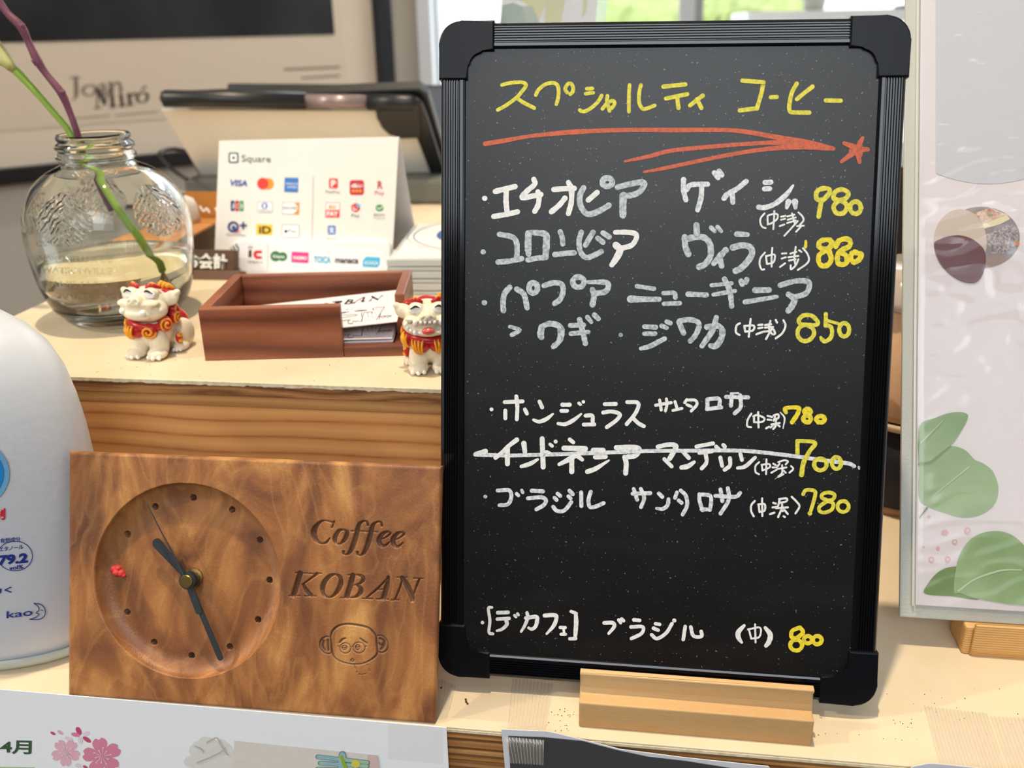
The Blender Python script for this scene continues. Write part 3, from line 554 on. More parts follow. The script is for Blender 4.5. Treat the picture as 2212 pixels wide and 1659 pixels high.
speckle = crm(noi(1500, 2, 0), [(.35, (.86, .86, .86, 1)), (.7, (1.08, 1.08, 1.08, 1))])  # fine random speckle in the wood tone
m1 = N_.new('ShaderNodeMixRGB'); m1.blend_type = 'SCREEN'; m1.inputs[2].default_value = srgb(120, 84, 44); vv = N_.new('ShaderNodeMath'); vv.operation = 'MULTIPLY'; vv.inputs[1].default_value = .5
L_.new(veins.outputs[0], vv.inputs[0]); L_.new(vv.outputs[0], m1.inputs[0]); L_.new(base.outputs[0], m1.inputs[1])
m2 = N_.new('ShaderNodeMixRGB'); m2.blend_type = 'MULTIPLY'; m2.inputs[0].default_value = .8; L_.new(m1.outputs[0], m2.inputs[1]); L_.new(speckle.outputs[0], m2.inputs[2])
at = N_.new('ShaderNodeAttribute'); at.attribute_name = 'burn_shade'
m3 = N_.new('ShaderNodeMixRGB'); m3.inputs[2].default_value = srgb(74, 48, 32); L_.new(at.outputs['Fac'], m3.inputs[0]); L_.new(m2.outputs[0], m3.inputs[1]); L_.new(m3.outputs[0], b.inputs['Base Color'])
b.inputs['Roughness'].default_value = .42
bp = N_.new('ShaderNodeBump'); bp.inputs['Distance'].default_value = .00016; L_.new(noi(1300, 3, 0, (1, 1, .6)).outputs[0], bp.inputs['Height']); L_.new(bp.outputs[0], b.inputs['Normal'])
# front face as a carved height field
st_ = .00028; nu, nv = int(CWd/st_)+1, int(CHt/st_)+1
us = np.linspace(0, CWd, nu); vs_ = np.linspace(0, CHt, nv); UU, VV = np.meshgrid(us, vs_)
D = np.zeros_like(UU); BR = np.zeros_like(UU)
cu, cv = FC.uv(402, 1254); RD = (FC.uv(606, 1250)[0]-FC.uv(203, 1252)[0])/2; cu = (FC.uv(606, 1250)[0]+FC.uv(203, 1252)[0])/2
cv = (FC.uv(398, 1040)[1]+FC.uv(408, 1469)[1])/2
rr_ = np.hypot(UU-cu, VV-cv); DD = .0062
q = np.clip((rr_-(RD-.0085))/.0085, 0, 1); D = np.maximum(D, DD*np.sqrt(1-q**2)*(rr_ < RD))
holes = [(790, 248), (1068, 335), (1267, 552), (1335, 840), (1253, 1123), (1050, 1318), (777, 1380), (508, 1285), (315, 1070), (318, 510), (517, 313)]
for hx, hy in holes:
    hu, hv = FC.uv(180+hx/3.3174, 1000+hy/3.3174, -DD); rh = np.hypot(UU-hu, VV-hv)
    D += .007*(rh < .00148); BR = np.maximum(BR, 1.0*(rh < .00158))  # holes also coloured dark for the shade their depth gives
def carve(strokes, dep, burn_shade=.9, soft=.00035):
    global D, BR
    for st in strokes:
        q_ = crom(st, 5); P = np.array([FC.uv(x[0], x[1]) for x in q_]); Wd = np.array([max(x[2], .8) for x in q_])*depth(FC.px(st[0][0], st[0][1]))/F/2
        for i in range(len(P)-1):
            a, b_ = P[i], P[i+1]; r_ = max(Wd[i], Wd[i+1])+.0008
            i0, i1 = np.searchsorted(us, [min(a[0], b_[0])-r_, max(a[0], b_[0])+r_]); j0, j1 = np.searchsorted(vs_, [min(a[1], b_[1])-r_, max(a[1], b_[1])+r_])
            u_, v_ = UU[j0:j1, i0:i1], VV[j0:j1, i0:i1]; ab = b_-a; L2 = max(ab@ab, 1e-14)
            t_ = np.clip(((u_-a[0])*ab[0]+(v_-a[1])*ab[1])/L2, 0, 1); d_ = np.hypot(u_-a[0]-t_*ab[0], v_-a[1]-t_*ab[1]); w_ = Wd[i]+(Wd[i+1]-Wd[i])*t_
            mk = np.clip((w_-d_)/soft+.5, 0, 1); D[j0:j1, i0:i1] = np.maximum(D[j0:j1, i0:i1], dep*mk); BR[j0:j1, i0:i1] = np.maximum(BR[j0:j1, i0:i1], burn_shade*mk)
ff = "1165,262,34 1150,208,26 1100,195,20 1030,240,46 1000,320,70 975,430,76 930,580,80 880,690,60 820,742,22 772,728,26 768,695,40; 895,357,12 1100,362,12"
ee = "1365,500,24 1470,455,14 1528,400,30 1500,368,20 1430,388,44 1362,460,68 1350,540,72 1392,600,46 1450,595,26 1512,542,14"
sh = lambda t, dx, dy: ';'.join(' '.join(','.join([str(float(v.split(',')[0])+dx), str(float(v.split(',')[1])+dy)]+v.split(',')[2:]) for v in p.split()) for p in t.split(';'))
lett = ["620,198,10 580,300,24; 610,212,34 600,240,22; 600,228,14 540,200,22 450,188,16 370,225,42 300,320,82 285,410,96 310,490,78 370,545,36 430,562,18 490,542,30 545,475,14",
 "770,335,14 700,350,44 640,430,66 625,510,62 655,563,22 715,565,22 785,500,62 820,420,66 822,365,46 770,333,14", ff, sh(ff, 228, 10), ee, sh(ee, 224, 8),
 "62,1050,84 10,1230,84 -45,1400,80; -10,1040,12 182,1042,12; -115,1414,12 62,1412,12; 335,1052,46 250,1120,26 100,1230,14; 215,1050,12 412,1050,12; 115,1230,34 165,1330,64 240,1405,56; 130,1415,10 320,1418,12",
 "640,1060,18 555,1085,52 462,1180,76 427,1290,76 442,1390,50 510,1435,20 590,1420,32 680,1320,72 723,1210,76 712,1110,56 640,1060,18",
 "920,1085,80 880,1240,86 820,1425,80; 848,1072,12 1000,1070,12; 722,1445,12 900,1445,12; 1000,1072,18 1072,1098,54 1088,1150,60 1040,1210,36 950,1240,14; 980,1240,14 1040,1285,62 1046,1350,76 985,1420,46 890,1444,14",
 "1500,1112,16 1330,1290,24 1150,1440,22; 1498,1110,44 1470,1280,78 1420,1450,76; 1312,1310,10 1440,1310,12; 1080,1455,14 1240,1460,14; 1310,1465,12 1505,1470,14",
 "1740,1120,20 1680,1300,24 1610,1470,20; 1548,1480,14 1672,1480,14; 1722,1122,60 1800,1240,86 1880,1420,80 1890,1485,60; 2000,1150,30 1950,1280,25 1900,1430,14; 1915,1130,14 2062,1135,14; 1650,1110,12 1800,1115,14"]
for t_ in lett: carve(parse('K', 10, t_), .0013, .72)
face = "510,540,30 560,390,44 680,280,52 830,225,46 1000,215,50 1180,240,52 1340,270,52 1480,320,48 1580,420,52 1650,520,40 1665,700,42 1685,930,44 1620,1040,48 1480,1140,34 1300,1210,26 1080,1225,24 880,1190,24 700,1120,26 590,1020,34 545,900,50 530,700,40 510,540,34"
carve(parse('M', 26, face), .0006, .85)
carve(parse('M', 20, "470,540,22 400,530,34 290,600,46 240,720,30 265,840,24 350,930,26 460,965,24 530,940,24; 445,610,44 450,720,40 460,880,40; 330,640,70 320,780,60 370,880,40; 1690,510,24 1800,510,30 1900,590,34 1960,720,22 1930,860,30 1830,930,34 1720,920,30; 1760,580,60 1850,640,80 1840,760,90 1780,850,50; 1730,700,40 1790,760,60; 740,680,40 810,600,56 890,575,36; 1265,580,36 1340,640,50 1430,695,36; o 885,820,138,130; o 1225,810,152,138; o 860,805,66,52; o 1192,800,56,58; 800,805 920,805; 1140,795 1245,795; 1025,785 1065,785; 700,770,12 745,778; 1375,795 1415,770,12; o 1060,1125,40,30"), .0005, .8)
carve(parse('M', 18, "1100,1235 1140,1320; 1150,1345,14 1155,1352,14; 1165,1400,18 1180,1440,16; 1220,1475,16 1280,1478,14; 1310,1482,12 1400,1465,12; 1435,1235; 1485,1330,10 1490,1340,10; 1490,1385,20"), .0005, .8)
rb = .0016
for dist_ in (UU, CWd-UU, VV, CHt-VV):
    d_ = np.clip(rb-dist_, 0, rb); D = np.maximum(D, rb-np.sqrt(np.maximum(rb*rb-d_*d_, 0)))
D[0, :] = D[-1, :] = .003; D[:, 0] = D[:, -1] = .003
PT = FC.O+UU[..., None]*FC.U+VV[..., None]*FC.V-D[..., None]*FC.N
me = bpy.data.meshes.new('clock_body'); nvt = nu*nv
sidx = nvt; ex = [(0, 0, -.003), (CWd, 0, -.003), (CWd, CHt, -.003), (0, CHt, -.003), (.002, .0066, -.020), (CWd-.0068, .0066, -.020), (CWd-.0068, CHt-.009, -.020), (.002, CHt-.009, -.020)]
allv = np.concatenate([PT.reshape(-1, 3), np.array([FC.p(*e) for e in ex])]); allv -= np.array(ck.location)
I, J = np.meshgrid(np.arange(nu-1), np.arange(nv-1)); a_ = (J*nu+I).ravel(); quads = np.stack([a_, a_+1, a_+nu+1, a_+nu], 1)
qs = np.array([[4, 7, 6, 5], [0, 4, 5, 1], [1, 5, 6, 2], [2, 6, 7, 3], [3, 7, 4, 0]])+sidx
quads = np.concatenate([quads, qs]).astype(np.int32)
me.vertices.add(len(allv)); me.vertices.foreach_set('co', allv.ravel()); me.loops.add(quads.size); me.loops.foreach_set('vertex_index', quads.ravel())
me.polygons.add(len(quads)); me.polygons.foreach_set('loop_start', np.arange(0, quads.size, 4, dtype=np.int32)); me.update(calc_edges=True)
at_ = me.attributes.new('burn_shade', 'FLOAT', 'POINT'); at_.data.foreach_set('value', np.concatenate([BR.ravel(), np.zeros(8)]).astype(np.float32))
sm = np.ones(len(quads), bool); sm[-5:] = False; me.polygons.foreach_set('use_smooth', sm)
me.materials.append(clockwood); o = bpy.data.objects.new('clock_body', me); COL.objects.link(o); o.parent = ck
# red clay mark at nine o'clock
red_clay = mat('red_clay', (214, 62, 58), .6, bump=(900, .0006))
bm = bmesh.new()
for (x, y, r_) in ((247, 1230, 4.5), (253, 1236, 5.5), (262, 1238, 4.5), (267, 1243, 3), (255, 1228, 4)):
    p_ = FC.px(x, y, -DD+.0004); bmesh.ops.create_icosphere(bm, subdivisions=2, radius=r_*.00042, matrix=Matrix.Translation(Vector(p_)))
for v in bm.verts: v.co += Vector(FC.N)*float(noise.noise(v.co*900))*.0004
obj('red_mark', bm, red_clay, ck, True)
# movement nut, hub, hands
brass = mat('brass', (176, 150, 92), .35, metal=1); handm = mat('hand_black', (44, 48, 52), .5); 
hb = FC.uv(419, 1247, -DD)
FH = Aff(FC.p(hb[0], hb[1], 0), FC.U, FC.V)
bm = bmesh.new(); lathe(bm, [(.0047, -DD-.0002), (.0047, -DD+.0012), (.0036, -DD+.0014), (.0036, -DD+.003)], FH, 32); obj('nut', bm, brass, ck)
bm = bmesh.new(); lathe(bm, [(.0030, -DD+.003), (.0030, -.0006)], FH, 32); obj('hub', bm, handm, ck, True)
def hand(tip, w0, w1, z0, z1, nm, tail=0.0):
    tu, tv = FC.uv(tip[0], tip[1], z1); tu -= hb[0]; tv -= hb[1]; L = math.hypot(tu, tv); d_ = (tu/L, tv/L); n_ = (-d_[1], d_[0])
    out = []; s0 = -tail
    out += [(s0*d_[0]+w0*n_[0], s0*d_[1]+w0*n_[1])][:1]
    tipc = (d_[0]*(L-w1), d_[1]*(L-w1)); b0 = math.atan2(n_[1], n_[0])
    for k in range(9): a = b0-math.pi*k/8; out.append((tipc[0]+w1*math.cos(a), tipc[1]+w1*math.sin(a)))
    out.append((s0*d_[0]-w0*n_[0], s0*d_[1]-w0*n_[1]))
    bm = bmesh.new(); prism(bm, out[::-1], z0, z1, FH); return obj(nm, bm, handm, ck)
bm = bmesh.new(); lathe(bm, [(.0040, -.0026), (.0040, -.0014)], FH, 32); obj('hub_disc', bm, handm, ck)
hand((332, 1166), .0014, .0024, -.0018, -.0014, 'hour_hand'); 
bm = bmesh.new(); lathe(bm, [(.0040, -.0004), (.0040, .0006)], FH, 32); obj('hub_disc', bm, handm, ck)
hand((478, 1427), .0013, .0014, -.0004, 0.0, 'minute_hand'); hand((431, 1327), .0016, .0016, .00002, .00035, 'hand_collar')
so = crom([(hb[0]*0, 0, 0), (-.002, .005, 0)], 2)
tp = FC.uv(316, 1084, .0012); md = FC.uv(344, 1140, .0008)
bm = bmesh.new(); tube(bm, [FH.p(0, 0, .0011), FH.p((md[0]-hb[0])*.5+.0003, (md[1]-hb[1])*.5, .001), FH.p(md[0]-hb[0], md[1]-hb[1], .0009), FH.p(tp[0]-hb[0], tp[1]-hb[1], .0012)], [.0005, .00042, .0003, .00018], 6); obj('second_hand', bm, handm, ck, True)
bm = bmesh.new(); lathe(bm, [(.0030, .0006), (.0030, .0015), (.0027, .0019)], FH, 32); obj('hub_cap', bm, brass, ck)

# ================================================================== shisa lion figures
cream_c = mat('figure_cream', (236, 226, 200), .42, spec=.4, bump=(700, .00012), vary=(160, (222, 208, 176), .25, .6), sss=.1)
fred = mat('figure_red', (186, 34, 38), .3, spec=.6); fyel = mat('figure_yellow', (234, 158, 34), .35); fwhite = mat('figure_white', (244, 242, 238), .35); fblk = mat('figure_black', (30, 28, 30), .4); ftong = mat('figure_tongue', (222, 92, 84), .2, spec=.7)
def shisa(loc, ang, sc, label, open_mouth, tilt):
    t_ = thing('lion_dog_figure', label, 'figurine', loc, 'pair of small lion-dog guardians')
    def M(p, head=False):
        x, y, z = p
        if head:                                    # head nods back about the neck
            y0, z0 = 0, 24; c, s_ = math.cos(tilt), math.sin(tilt); yy, zz_ = y-y0, z-z0; y, z = y0+yy*c-zz_*(-s_), z0-yy*s_+zz_*c
        c, s_ = math.cos(ang), math.sin(ang)
        return np.array([loc[0]+sc*(x*c-y*s_), loc[1]+sc*(x*s_+y*c), loc[2]+sc*z])
    def ball(bm, c, r, head=False, rot=0, sub=3):
        n0 = len(bm.verts); res = bmesh.ops.create_icosphere(bm, subdivisions=sub, radius=1)
        for v in res['verts']:
            p = (v.co.x*r[0], v.co.y*r[1], v.co.z*r[2])
            if rot: p = (p[0]*math.cos(rot)-p[2]*math.sin(rot), p[1], p[0]*math.sin(rot)+p[2]*math.cos(rot))
            v.co = Vector(M((c[0]+p[0], c[1]+p[1], c[2]+p[2]), head))
        return res['verts']
    bm = bmesh.new()
    for c, r in (((0, 7, 14), (11.5, 13.5, 12)), ((0, -1, 15), (11.8, 9.5, 12)), ((6.3, -6.5, 9), (5.8, 6, 10)), ((-6.3, -6.5, 9), (5.8, 6, 10)), ((6.8, -10.2, 3.4), (6, 6, 3.6)), ((-6.8, -10.2, 3.4), (6, 6, 3.6)),
                 ((10, 13, 9), (6, 9.5, 9.5)), ((-10, 13, 9), (6, 9.5, 9.5)), ((12, 7, 3), (4.2, 6.5, 3.2)), ((-12, 7, 3), (4.2, 6.5, 3.2)), ((0, 12, 4), (12, 9, 4.2)), ((0, 0, 22), (9, 8, 6))): ball(bm, c, r)
    H = True
    for c, r in (((0, -3, 32), (12.8, 11, 9.5)), ((0, -7.5, 28), (14.8, 9.5, 8.2)), ((0, -15.2, 33.2), (4.6, 4, 3.2)), ((-2.4, -16.4, 32.4), (2.4, 2.6, 2.4)), ((2.4, -16.4, 32.4), (2.4, 2.6, 2.4)), ((0, -13.8, 30.4), (8, 4.4, 2.6)), ((8.5, -12.6, 31), (5.2, 4, 3.0)), ((-8.5, -12.6, 31), (5.2, 4, 3.0)), ((0, -13.2, 25.2), (9.5, 4.8, 4.0)),
                 ((6.2, -9.2, 37.6), (4.6, 4, 3.2)), ((-6.2, -9.2, 37.6), (4.6, 4, 3.2))): ball(bm, c, r, H)
    for s_ in (-1, 1):
        ball(bm, (s_*13.6, -1, 34.5), (5.5, 2.8, 4.4), H, rot=s_*.5); ball(bm, (s_*17.3, -1, 37.6), (2.8, 2, 2.2), H, rot=s_*.8)
    me = bpy.data.meshes.new('body'); bm.to_mesh(me); bm.free(); tmp = bpy.data.objects.new('tmp', me); COL.objects.link(tmp)
    rm = tmp.modifiers.new('r', 'REMESH'); rm.mode = 'VOXEL'; rm.voxel_size = .55*sc; smm = tmp.modifiers.new('s', 'SMOOTH'); smm.factor = .5; smm.iterations = 6
    dg = bpy.context.evaluated_depsgraph_get(); dg.update(); me2 = bpy.data.meshes.new_from_object(tmp.evaluated_get(dg)); bpy.data.objects.remove(tmp)
    n_ = len(me2.vertices); co = np.empty(n_*3); me2.vertices.foreach_get('co', co); co = co.reshape(-1, 3)
    nr = np.empty(n_*3); me2.vertices.foreach_get('normal', nr); nr = nr.reshape(-1, 3)
    def groove(pts, rad, dep, head=True):
        P = [M(p, head) for p in crom(pts, 6)]; best = np.full(n_, 9.0)
        for a, b_ in zip(P, P[1:]):
            ab = b_-a; tt = np.clip(((co-a)@ab)/max(ab@ab, 1e-12), 0, 1); best = np.minimum(best, np.linalg.norm(co-a-tt[:, None]*ab, axis=1))
        k = np.clip(1-best/(rad*sc), 0, 1); k = k*k*(3-2*k); co[:] = co-nr*(k*dep*sc)[:, None]
    if not open_mouth:
        groove([(-13.5, -12, 30.2), (-10.5, -16.2, 27.6), (-5, -18.5, 27.8), (0, -19, 28.2), (5, -18.5, 27.8), (10.5, -16.2, 27.6), (13.5, -12, 30.2)], 2.4, 2.4)
    else:
        groove([(-13, -12, 31), (-8, -16.5, 29.0), (0, -18.6, 28.6), (8, -16.5, 29.0), (13, -12, 31)], 2.6, 3.0)
        groove([(-11, -13, 28.5), (-6, -16.5, 26.6), (0, -18.2, 26.2), (6, -16.5, 26.6), (11, -13, 28.5)], 3.0, 3.4)
    groove([(0, -13, 14), (0, -13.5, 8), (0, -13, 3)], 2.4, 1.2, False)
    for s_ in (-1, 1):
        groove([(s_*2.2, -19.4, 33), (s_*2.6, -19.2, 32.2)], 1.5, 1.4)
        groove([(s_*14, -6, 34.5), (s_*16, -6, 37)], 2.6, 1.4)
    me2.vertices.foreach_set('co', co.ravel()); me2.update(); me2.shade_smooth(); me2.name = 'body'; mesh_obj('body', me2, cream_c, t_)
    # mane: red pads with yellow curls around the neck
    def curl(c, r, rot, head=False, turns=1.6, comb=False):
        bm = bmesh.new(); ball(bm, c, r, head, sub=2); obj('mane_pad', bm, fred, t_, True)
        bm = bmesh.new(); a0 = math.atan2(c[1]-2, c[0]); nx, ny = math.cos(a0), math.sin(a0); tx, ty = -ny, nx
        if comb:
            for k in range(4):
                o_ = (k-1.5)*r[0]*.42; pts = []
                for q_ in np.linspace(-.8, .85, 5):
                    zz_ = -q_*r[2]*1.0; uu = o_*(1-.35*(q_+.8))+rot*q_*r[0]*.3; dd = max(r[1], r[0])*math.sqrt(max(.02, 1-(uu/r[0]/1.05)**2*.7-(zz_/r[2]/1.05)**2*.8))
                    pts.append(M((c[0]+tx*uu+nx*dd, c[1]+ty*uu+ny*dd*.98, c[2]+zz_), head))
                tube(bm, pts, [.5*sc, .75*sc, .75*sc, .65*sc, .35*sc], 6, sub=2)
        else:
            pts = []
            for q_ in np.linspace(0, 1, 18):
                a = rot+q_*turns*2*math.pi; rr2 = (.12+.8*q_); uu = rr2*r[0]*.9*math.cos(a); zz_ = rr2*r[2]*.9*math.sin(a)
                dd = max(r[1], r[0]*.8)*math.sqrt(max(.03, 1-rr2**2*.86)); pts.append(M((c[0]+tx*uu+nx*dd, c[1]+ty*uu+ny*dd, c[2]+zz_), head))
            tube(bm, pts, [.75*sc]*len(pts), 6, sub=1)
        obj('curl', bm, fyel, t_, True)
    bm = bmesh.new(); ring = [(11.8*math.cos(a), -1+11.6*math.sin(a), 20.4+(.8*math.sin(a*2))) for a in np.linspace(-math.pi, math.pi, 25)]
    tube(bm, [M(p) for p in ring], 2.1*sc, 8, sub=2); obj('collar', bm, fred, t_, True)
    curl((-4.8, -11.2, 17.4), (5.6, 3.4, 4.9), .5, comb=True); curl((4.6, -11.2, 17.6), (5.2, 3.4, 4.8), 2.4 if not open_mouth else -.4, comb=open_mouth)
    curl((-11, -5.5, 19.5), (4.4, 3.2, 4.6), 1.0, comb=open_mouth); curl((11.4, -5.2, 20.8), (4.6, 3.4, 5.0), .4); curl((13.2, 2.2, 23), (3.6, 3, 4.2), 1.2); curl((-12.8, 2, 22), (3.6, 3, 4.2), 1.2)
    curl((9.5, 6.5, 25.5), (5, 4, 5), .3); curl((-9.5, 6.5, 25.5), (5, 4, 5), 1.3); curl((0, 9, 27), (6, 4, 5.5), 0)
    # brows and forelock
    for s_ in (-1, 1):
        bm = bmesh.new(); tube(bm, [M((s_*2.6, -9, 40.2), H), M((s_*6, -8.2, 42), H), M((s_*10.2, -6, 40.6), H)], [1.0*sc, 1.8*sc, .8*sc], 8, sub=3); obj('brow', bm, fred, t_, True)
        bm = bmesh.new(); tube(bm, [M((s_*3.6, -9.2, 41.6), H), M((s_*6.2, -8.6, 43.3), H), M((s_*9.2, -7, 41.8), H)], [.4*sc, .8*sc, .4*sc], 6, sub=3); obj('brow_stripe', bm, fyel, t_, True)
        bm = bmesh.new(); vv_ = ball(bm, (s_*6.6, -11.9, 36.9), (3.8, 1.6, 2.4), H, rot=-s_*.22); obj('eye', bm, fwhite, t_, True)
        bm = bmesh.new(); tube(bm, [M((s_*4.2, -13.4, 38), H), M((s_*6.6, -14.3, 39.0), H), M((s_*9.6, -12.9, 37.4), H)], [.2*sc, .7*sc, .2*sc], 6, sub=4); obj('pupil_line', bm, fblk, t_, True)
        for k, (px_, py_) in enumerate(((3.6, -14.8), (6.9, -15.8), (10.2, -14.4))):
            bm = bmesh.new(); ball(bm, (s_*px_, py_, 2.2), (1.35, 1.5, 1.5), sub=2); obj('claw', bm, fwhite, t_, True)
        for k in range(3):
            bm = bmesh.new(); ball(bm, (s_*(10.2+1.8*k), 1.2+.7*k*k*.5, 2.0), (1.0, 1.3, 1.3), sub=2); obj('claw', bm, fwhite, t_, True)
    bm = bmesh.new()
    for k in range(3): tube(bm, [M((6+2.2*k, -2+k, 39.5), H), M((7.5+2.2*k, -1, 43.5-.7*k), H), M((9.5+2.4*k, 2, 41-.6*k), H)], [.8*sc, 1.5*sc, .6*sc], 6, sub=3)
    obj('forelock', bm, fyel, t_, True)
    bm = bmesh.new(); ball(bm, (9, 1.5, 38.6), (6, 4, 2.8), H); ball(bm, (-8, 2.5, 38.6), (6, 4, 2.6), H); ball(bm, (0, 3, 39.5), (7, 5, 3), H); obj('hair_pad', bm, fred, t_, True)
    bm = bmesh.new(); tube(bm, [M((4, 20, 8)), M((5, 23.5, 13)), M((3, 24, 18)), M((0, 22, 21))], [1.6*sc, 2.8*sc, 2.6*sc, 1.0*sc], 8, sub=3); obj('tail', bm, fred, t_, True)
    bm = bmesh.new(); tube(bm, [M((6, 25, 11)), M((6.3, 26, 15)), M((4, 26, 19))], [.5*sc, .9*sc, .5*sc], 6, sub=3); obj('tail_stripe', bm, fyel, t_, True)
    for s_ in (-1, 1):
        bm = bmesh.new(); ball(bm, (s_*14, 3.2, 11), (1.7, 2, 1.9)); ball(bm, (s_*14.3, 3.2, 8), (1.6, 1.9, 1.8)); obj('side_bead', bm, fyel, t_, True)
        bm = bmesh.new(); ball(bm, (s_*13.6, 3.2, 9.4), (1.9, 2.3, 3.6)); obj('bead_band', bm, fred, t_, True)
    def tooth(c, r):
        bm = bmesh.new(); ball(bm, c, r, H, sub=2); obj('tooth', bm, fwhite, t_, True)
    if not open_mouth:
        tooth((-8.6, -16.2, 26.8), (1.7, 1.5, 1.9)); tooth((6.2, -18.0, 26.4), (1.8, 1.6, 1.9))
    else:
        for x in (-3.9, -1.4, 1.2, 3.8): tooth((x, -17.9, 30.4), (1.0, 1, 1.1))
        for s_ in (-1, 1):
            tooth((s_*7.2, -16.8, 30.2), (1.4, 1.3, 2.1)); tooth((s_*10, -14.9, 31.2), (.9, 1, 1.1)); tooth((s_*12, -12.6, 32.0), (.9, 1, 1.1))
            tooth((s_*7.4, -16.2, 24.6), (1.4, 1.2, 1.8)); tooth((s_*9.8, -14.8, 25.6), (1, 1, 1.2)); tooth((s_*11.6, -13.0, 26.8), (.9, 1, 1.1)); tooth((s_*13, -11, 28.2), (.8, .9, 1))
        bm = bmesh.new(); ball(bm, (0, -17.2, 25.2), (3.6, 2.2, 2.1), H); obj('tongue', bm, ftong, t_, True)
    return t_
pL = Pz(322, 770, HS); shisa((pL[0]+.002, pL[1]+.007, HS), math.radians(-5), .00097, 'cream lion-dog figurine with closed mouth beside the wooden card box', False, .22)
pR = Pz(925, 800, HS); shisa((pR[0], pR[1]+.006, HS), math.radians(13), .00094, 'cream lion-dog figurine laughing with bared teeth, half hidden behind the menu board', True, .12)

# ================================================================== card box
walnut = wood('card_box_wood', [(.2, (156, 96, 66)), (.6, (134, 76, 50)), (.95, (102, 54, 36))], rings=(150, 3.5, 14), stretch=(.35, 1, 2.5), rough=.4, fine=900, pores=.00005, mottle=.3)
a_, b_ = Pz(443, 780, HS), Pz(868, 769, HS)
FX = Frame(a_, b_-a_, np.cross([0, 0, 1.], b_-a_)); BL_ = np.linalg.norm(b_-a_)+.0015
topz = Py(427, 668, a_[1])[2]-HS
bk = Pz(493, 592, HS+topz)-FX.O; BD = float(bk @ FX.V)
cb = thing('card_box', 'open reddish-brown wooden business card box with a notch in its front', 'box', FX.p(BL_/2, BD/2, 0))
TW = .0058
wl = FX.uv(735, 700)[0]
wu = float((Pn(737, 700, FX.p(0, 0, 0), FX.V)-FX.O) @ FX.U)
sz = float((Pn(740, 749, FX.p(0, 0, 0), FX.V)-FX.O)[2])
def cbox(nm, lo, hi): return boxobj(nm, lo, hi, walnut, cb, FX, .0008, 2)
cbox('front_panel', (0, 0, 0), (wu, TW, topz)); cbox('front_sill', (wu+.0001, 0, 0), (BL_-.0001, TW, sz)); cbox('back_panel', (TW+.0001, BD-TW, .0), (BL_-TW-.0001, BD, topz))
cbox('side_panel', (0, TW+.0001, 0), (TW, BD, topz)); cbox('side_panel', (BL_-TW, TW+.0001+.022*0, 0), (BL_, BD, sz)); cbox('side_panel', (BL_-TW, .021, sz+.0001), (BL_, BD, topz)); cbox('bottom_panel', (TW+.0001, TW+.0001, .001), (BL_-TW-.0001, BD-TW-.0001, .004))
# cards
card_m = mat('card_paper', (228, 220, 223), .7)
def card(fr, label, thick=.00045, draw=None, pxy=None):
    o = boxobj('business_card', (0, 0, -thick), (.091, .055, 0), card_m, None, fr)
    tag(o, label, 'card', 'business cards in the wooden box')
    if draw:
        for nm, cr_, w_, t_ in draw:
            st = [[(x+pxy[0], y+pxy[1], w2) for x, y, w2 in s_] for s_ in parse(cr_, w_, t_)]
            ink(nm, st, fr, black_ink, o, .00008, 0)
    return o
vf = .0085
BR_ = Pn(857.5, 694, FX.p(0, vf, 0), FX.V); BLw = Pn(737, 707.5, FX.p(0, vf, 0), FX.V)
ud = unit(BR_-BLw); dr = Px(864.5, 625.5, 0)
# back right corner: on the plane containing the right edge, .055 away
best = None
for y_ in np.linspace(.47, .60, 800):
    q_ = Py(864.5, 625.5, y_); e = abs(np.linalg.norm(q_-BR_)-.055)
    if best is None or e < best[0]: best = (e, q_)
TRc = best[1]; FCa = Frame(BR_-ud*.091, ud, TRc-BR_)
drawing = [('lettering', 'N', 12, "730,490,14 800,480,10; 760,478,10 790,495,10; 870,460,10 960,455,26 1010,450,8; 900,490,8 930,478,26 985,470,12 1020,450,20 960,450,10; 1075,485,26 1130,430,26; 1060,490,10 1150,490,10; 1110,425,10 1180,425,16 1195,440,16 1130,455,8; 1130,455,10 1180,460,26 1150,485,12 1090,490,8; 1200,475,8 1330,400,8 1390,385,10; 1375,390,26 1350,450,26; 1320,435,8 1370,430,8; 1330,452,8 1395,445,8; 1180,480,8 1240,472,8; 1465,440,8 1530,375,8; 1500,372,26 1590,420,26; 1590,418,8 1660,362,8; 1640,362,8 1680,358,8; 1450,442,8 1490,438,8"),
 ('drawing', 'N', 7, "1000,600,8 1010,596,8; 1045,585,8; 1090,580,8 1120,576,8; 1180,575,10; 1010,632,14 1085,622,14; 1100,612,8 1125,618,8; 1240,612,5 1230,600,5 1290,590,5 1420,588,5 1330,600,5 1250,612,5; 1000,670,4 1060,662,4 1120,668,4 1200,655,4 1270,668,4 1180,685,4 1010,710,4; 1520,570,20 1525,590,10; 1540,550,6 1700,538,6; 1700,538,8 1640,630,8 1570,745,8; 1640,630,8 1610,740,8; 1340,625,8 1330,660,8 1345,700,8 1335,760,8; 1370,630,8 1350,700,8 1340,770,8; 1380,625,5 1520,615,5; 1430,640,10 1430,655,10; 1500,628,10 1498,642,10; 1440,680,10 1440,690,10; 1500,668,10; 1560,640,10; 1610,600,10; 1570,575,10; 1640,570,10; 1400,715,10; 1400,750,10; 1510,700,10; 1560,690,10; 1450,745,8; 1020,780,8 1020,770,8; 1010,760,6 1160,742,6; 1130,750,8 1120,795,8 1190,800,6 1200,760,6 1240,770,6 1280,755,6; 1290,770,5 1340,765,5; 1610,700,8 1640,690,8 1740,680,8 1810,675,8; 1640,700,6 1680,715,6 1700,690,6 1750,710,6 1770,690,6 1810,690,6")]
card(FCa, 'tipped-up business card with a shop name on top of the pile', draw=drawing, pxy=(0, 0))
